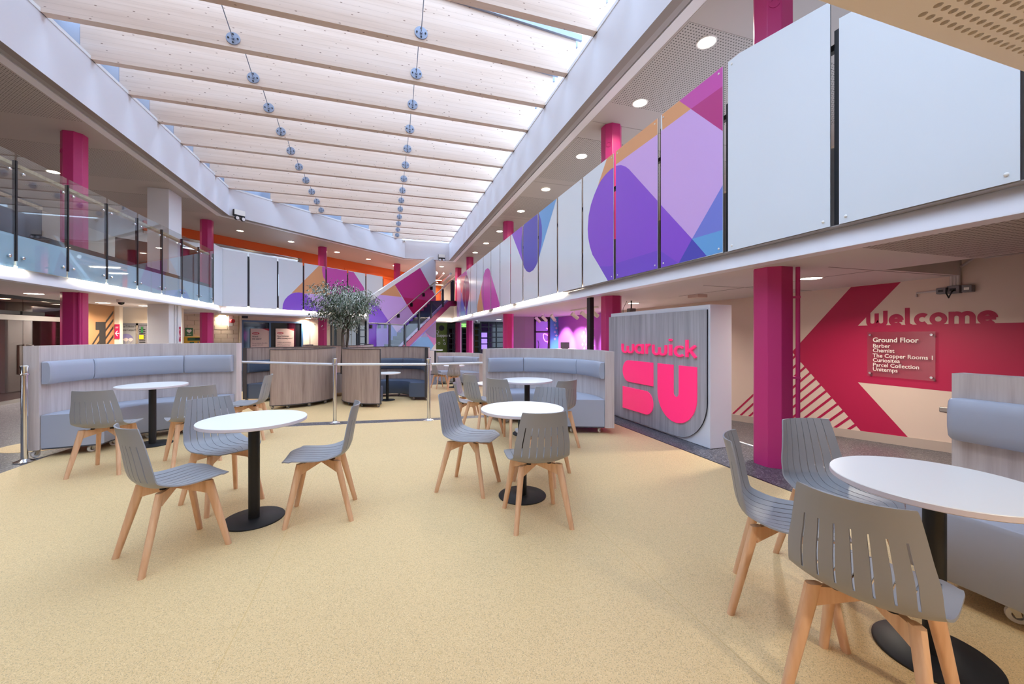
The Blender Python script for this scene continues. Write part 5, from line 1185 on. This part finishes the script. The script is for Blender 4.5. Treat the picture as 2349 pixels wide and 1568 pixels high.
# acrylic directory on the crimson wall
H_ = crop(1780, 560, 4.128); X2 = XW - .035
corn = [on_x(u, v, X2) for u, v in H_((865, 828), (1510, 826), (1510, 1292), (865, 1245))]
yl, yr = corn[0].y, corn[1].y; zt_, zb_ = (corn[0].z + corn[1].z) / 2, (corn[2].z + corn[3].z) / 2
t = thing('directory_sign', 'clear acrylic directory plate listing the ground floor on the crimson wall', 'sign', (XW, yl, zb_)); Wd, Hd = yl - yr, zt_ - zb_
T = frame((-.035, 0, 0), (0, -1, 0), (0, 0, 1))
mb = MB(); mb.prism([(0, 0), (Wd, 0), (Wd, Hd), (0, Hd)], -.004, .004, 'acrylic', T); mb.build('plate', t, smooth=0)
for bx in (.035, Wd - .035):
    for bz in (.04, Hd - .04): mb = MB(); mb.lathe([(0, -.035), (.012, -.035), (.012, .004), (.015, .005), (.015, .012), (0, .013)], 'chrome', 14, T=T @ Matrix.Translation((bx, bz, 0))); mb.build('stud', t)
for k, (ln_, v_) in enumerate((('Ground Floor', 924), ('Barber', 976), ('Chemist', 1019), ('The Copper Rooms 1', 1068), ('Curiositea', 1110), ('Parcel Collection', 1155), ('Unitemps', 1196))):
    z = on_x(*H_((918, v_))[0], X2).z - zb_; x = yl - on_x(*H_((918, v_))[0], X2).y
    lettering('lettering', ln_, .088 if k == 0 else .073, T @ Matrix.Translation((x, z, .005)), 'print_white', t, .02 if k == 0 else .008, width=1.0)
# electrical boxes, conduits, socket
def wbox(u0_, v0_, u1_, v1_, d, mt, nm, lab, cat, parent=None):
    a, b = on_x(u0_, v0_, XW), on_x(u1_, v1_, XW); t = thing(nm, lab, cat, (XW, a.y, b.z)); mb = MB(); mb.span((-d, b.y - a.y, 0), (0, 0, a.z - b.z), mt); mb.build('case', t, smooth=0, bevel=.006); return t, a, b
for k, (c_, lab) in enumerate((((1548, 418, 1640, 468), 'left grey switch box under the grey conduits above Welcome'), ((1650, 398, 1770, 462), 'middle grey socket box with black plug above Welcome'), ((1790, 390, 1890, 450), 'right grey fuse box with white label above Welcome'))):
    (ua, va), (ub, vb) = H_((c_[0], c_[1]), (c_[2], c_[3])); t, a, b = wbox(ua, va, ub, vb, .07, 'grey_box', 'switch_box', lab, 'box')
    w_, h_ = a.y - b.y, a.z - b.z; MB().span((-.073, -w_ * .75, h_ * .3), (-.07, -w_ * .25, h_ * .65), ('black_plastic', 'black_plastic', 'print_white')[k]).build('label_plate' if k == 2 else 'socket', t, smooth=0)
    if k == 1: MB().tube([(-.08, -w_ * .6, h_ * .4), (-.12, -w_ * .6, h_ * .1), (-.1, -w_ * .3, -.05), (-.09, -w_ * .05, h_ * .1), (-.08, -.01, h_ * .8)], .008, 'black_plastic', 6).build('plug_lead', t)
t = thing('conduit_run', 'pale grey conduits dropping from the ceiling recess to the switch boxes', 'conduit', (XW, 0, 0))
zq = lambda x, y: on_x(*H_((x, y))[0], XW)
for (x0_, y0_, x1_, y1_) in ((1640, 250, 1680, 405), (1690, 245, 1715, 400), (1760, 240, 1745, 395)):
    a, b = zq(x0_, y0_), zq(x1_, y1_); MB().tube([(-.45, a.y + .25, ZR + .20), (-.12, b.y + .02, ZR + .17), (-.03, b.y, ZR + .08), (-.03, b.y, b.z)], .017, 'conduit', 8).build('pipe', t)
a, b = zq(1340, 462), zq(1548, 440); MB().tube([(-.015, a.y, a.z - .05), (-.015, a.y, a.z), (-.015, b.y, b.z)], .012, 'conduit', 6).build('pipe', t)
a, b = zq(1760, 245), zq(2349, 170); MB().tube([(-.02, a.y, ZR + .1), (-.02, a.y - .12, ZR + .19), (-.02, -.5, ZR + .20)], .016, 'conduit', 6).build('pipe', t)
for dz_, dx_ in ((.12, 0), (.15, .06), (.1, .12)): MB().tube([(-1.1 + dx_, 2.75, ZR + dz_ + .1), (-.6, 2.45, ZR + dz_), (-.3, 2.2, ZR + dz_ + .04)], .02, 'conduit', 6).build('pipe', t)
wbox(2155, 932, 2176, 946, .012, 'brushed_steel', 'wall_socket', 'steel double socket on the peach wall beside the right booth', 'socket')
q = on_z(1432, 690, ZR); t = thing('ceiling_speaker', 'small grey box hanging on a cable above the sign block', 'speaker', (q.x + .1, q.y - .1, 0)); MB().span((-.07, -.06, 1.76), (.07, .06, 1.90), 'grey_box').build('case', t, smooth=0, bevel=.01); MB().tube([(0, 0, 1.9), (0, 0, ZR)], .015, 'black_plastic', 6).build('stem', t); MB().tube([(-.05, .08, ZR), (-.09, .16, 1.9), (-.06, .2, 1.74)], .005, 'black_plastic', 5).build('cable', t)
q = on_z(1600, 676, ZR); tag(MB().span((q.x - .1, q.y - .12, ZR - .05), (q.x + .1, q.y + .12, ZR), 'wall_peach').build('ceiling_sensor', smooth=0), 'small pale box on the low ceiling right of the sign block', 'sensor')
# wayfinding plates, defibrillator, alarm
def arrow_plate(p, rz, lab):
    t = thing('wayfinding_sign', lab, 'sign', p, rz, 'crimson wayfinding plates'); MB().span((-.055, -.008, -.2), (.055, 0, .2), 'crimson').build('plate', t, smooth=0)
    mb = MB(); T = frame((0, -.0086, 0), (1, 0, 0), (0, 0, 1))
    mb.prism([(-.045, -.05), (.0, .02), (.02, .02), (-.02, -.042), (.045, -.042), (.045, -.062), (-.02, -.062), (.02, -.125), (0, -.125)], 0, .0006, 'print_white', T); mb.prism([(-.035, .12), (.03, .12), (.03, .13), (-.035, .13)], 0, .0006, 'print_white', T); mb.prism([(-.035, .095), (.02, .095), (.02, .103), (-.035, .103)], 0, .0006, 'print_white', T); mb.build('arrow', t, smooth=0)
q = on_y(269, 760, 13.79); arrow_plate((q.x, 13.79, q.z), 0, 'crimson arrow plate on the cream pier left of the parcel door')
q = on_x(412, 766, -5.31); arrow_plate((-5.305, q.y - .02, q.z), R(90), 'crimson arrow plate on the square white column')
a = dpt(433.5, .015); q = on_diag(433.5, 761, CW); t = thing('safety_sign', 'green defibrillator sign with white heart on the block wall', 'sign', (a.x, a.y, q.z), R(45)); MB().span((-.11, -.01, -.14), (.11, 0, .14), 'green_sign').build('plate', t, smooth=0)
mb = MB(); T = frame((0, -.0105, .03), (1, 0, 0), (0, 0, 1)); hp = [(.075 * math.sin(R(k)) ** 3 * 1.0, .0048 * (13 * math.cos(R(k)) - 5 * math.cos(R(2 * k)) - 2 * math.cos(R(3 * k)) - math.cos(R(4 * k)))) for k in range(0, 360, 12)]; mb.prism(hp, 0, .0008, 'print_white', T); mb.prism([(-.06, -.12), (.06, -.12), (.06, -.10), (-.06, -.10)], 0, .0008, 'print_white', T); mb.build('heart', t, smooth=0)
a = dpt(436, .015); q = on_diag(436, 783, CW); t = thing('defibrillator_cabinet', 'yellow defibrillator cabinet on the block wall under the green sign', 'cabinet', (a.x, a.y, q.z), R(45)); mb = MB(); mb.span((-.27, -.2, -.24), (.24, 0, .16), 'yellow_case'); mb.build('case', t, smooth=0, bevel=.02)
MB().span((-.16, -.204, .03), (.23, -.2, .14), 'green_sign').build('label_band', t, smooth=0); MB().span((.05, -.207, .07), (.2, -.2045, .11), 'black_plastic').build('window', t, smooth=0); MB().span((-.1, -.204, -.13), (.03, -.2, -.01), 'green_sign').build('label', t, smooth=0); MB().span((.13, -.21, -.09), (.17, -.2, .0), 'grey_box').build('handle', t, smooth=0)
a = dpt(529, .015); q = on_diag(529, 736, CW); t = thing('fire_alarm', 'red alarm sounder on a white back box on the block wall', 'alarm', (a.x, a.y, q.z), R(45)); MB().span((-.09, -.04, -.19), (.05, 0, .19), 'print_white').build('back_box', t, smooth=0, bevel=.005); MB().lathe([(0, 0), (.075, 0), (.07, .09), (.04, .1), (0, .1)], 'red_print', 16, T=frame((.02, -.04, 0), (1, 0, 0), (0, 0, 1))).build('sounder', t, smooth=30)
a = dpt(560.5, .02); q = on_diag(560, 726, CW); t = thing('door_sensor', 'small black sensor above the blue framed doors', 'sensor', (a.x, a.y, q.z), R(45)); MB().span((-.11, -.05, -.06), (.11, 0, .06), 'black_plastic').build('case', t, smooth=0, bevel=.01)
q = on_y(1064, 746, YB2 - .3); t = thing('exit_sign', 'small glowing green exit sign between the rear pink columns', 'sign', (q.x, YB2 - .3, q.z)); MB().span((-.2, -.03, -.1), (.2, .03, .1), 'exit_green').build('box', t, smooth=0); MB().tube([(0, 0, .1), (0, 0, ZR - q.z)], .01, 'grey_box', 6).build('stem', t)
mb = MB(); T = frame((0, -.032, 0), (1, 0, 0), (0, 0, 1)); mb.prism([(.02, -.01), (.1, -.01), (.1, -.04), (.16, .01), (.1, .06), (.1, .03), (.02, .03)], 0, .001, 'print_white', T); mb.prism([(-.14, -.07), (-.1, -.07), (-.07, .02), (-.1, .06), (-.14, .02)], 0, .001, 'print_white', T); mb.build('pictogram', t, smooth=0)
# suspended services over the rear landing
t = thing('service_pipes', 'exposed pipes and ducts under the ceiling beyond the stair landing', 'pipes', (2.9, 25, 4.8))
for k, (x, r_, mt) in enumerate(((-.6, .05, 'conduit'), (-.2, .09, 'galvanised'), (.2, .05, 'conduit'), (.6, .07, 'galvanised'), (1.0, .04, 'conduit'))): MB().tube([(x, -2.5, 0), (x, 2.3, 0)], r_, mt, 8).build('pipe', t)
for x, y, lab in ((2.6, 24.0, 'long strip light above the rear landing'), (3.0, 26.2, 'second strip light deep behind the rear landing')):
    t = thing('strip_light', lab, 'light', (x, y, 4.6)); MB().span((-.6, -.07, 0), (.6, .07, .05), 'print_white').build('body', t, smooth=0); MB().span((-.58, -.05, -.01), (.58, .05, 0), 'soft_lamp').build('diffuser', t, smooth=0); MB().tube([(0, 0, .05), (0, 0, .5)], .01, 'print_white', 5).build('stem', t)
    ld = bpy.data.lights.new('strip_lamp', 'AREA'); ld.shape = 'RECTANGLE'; ld.size = 1.1; ld.size_y = .1; ld.energy = 40; ld.color = (1, .9, .78); lo = bpy.data.objects.new('lamp', ld); C.objects.link(lo); lo.parent = t; lo.location = (0, 0, -.03)
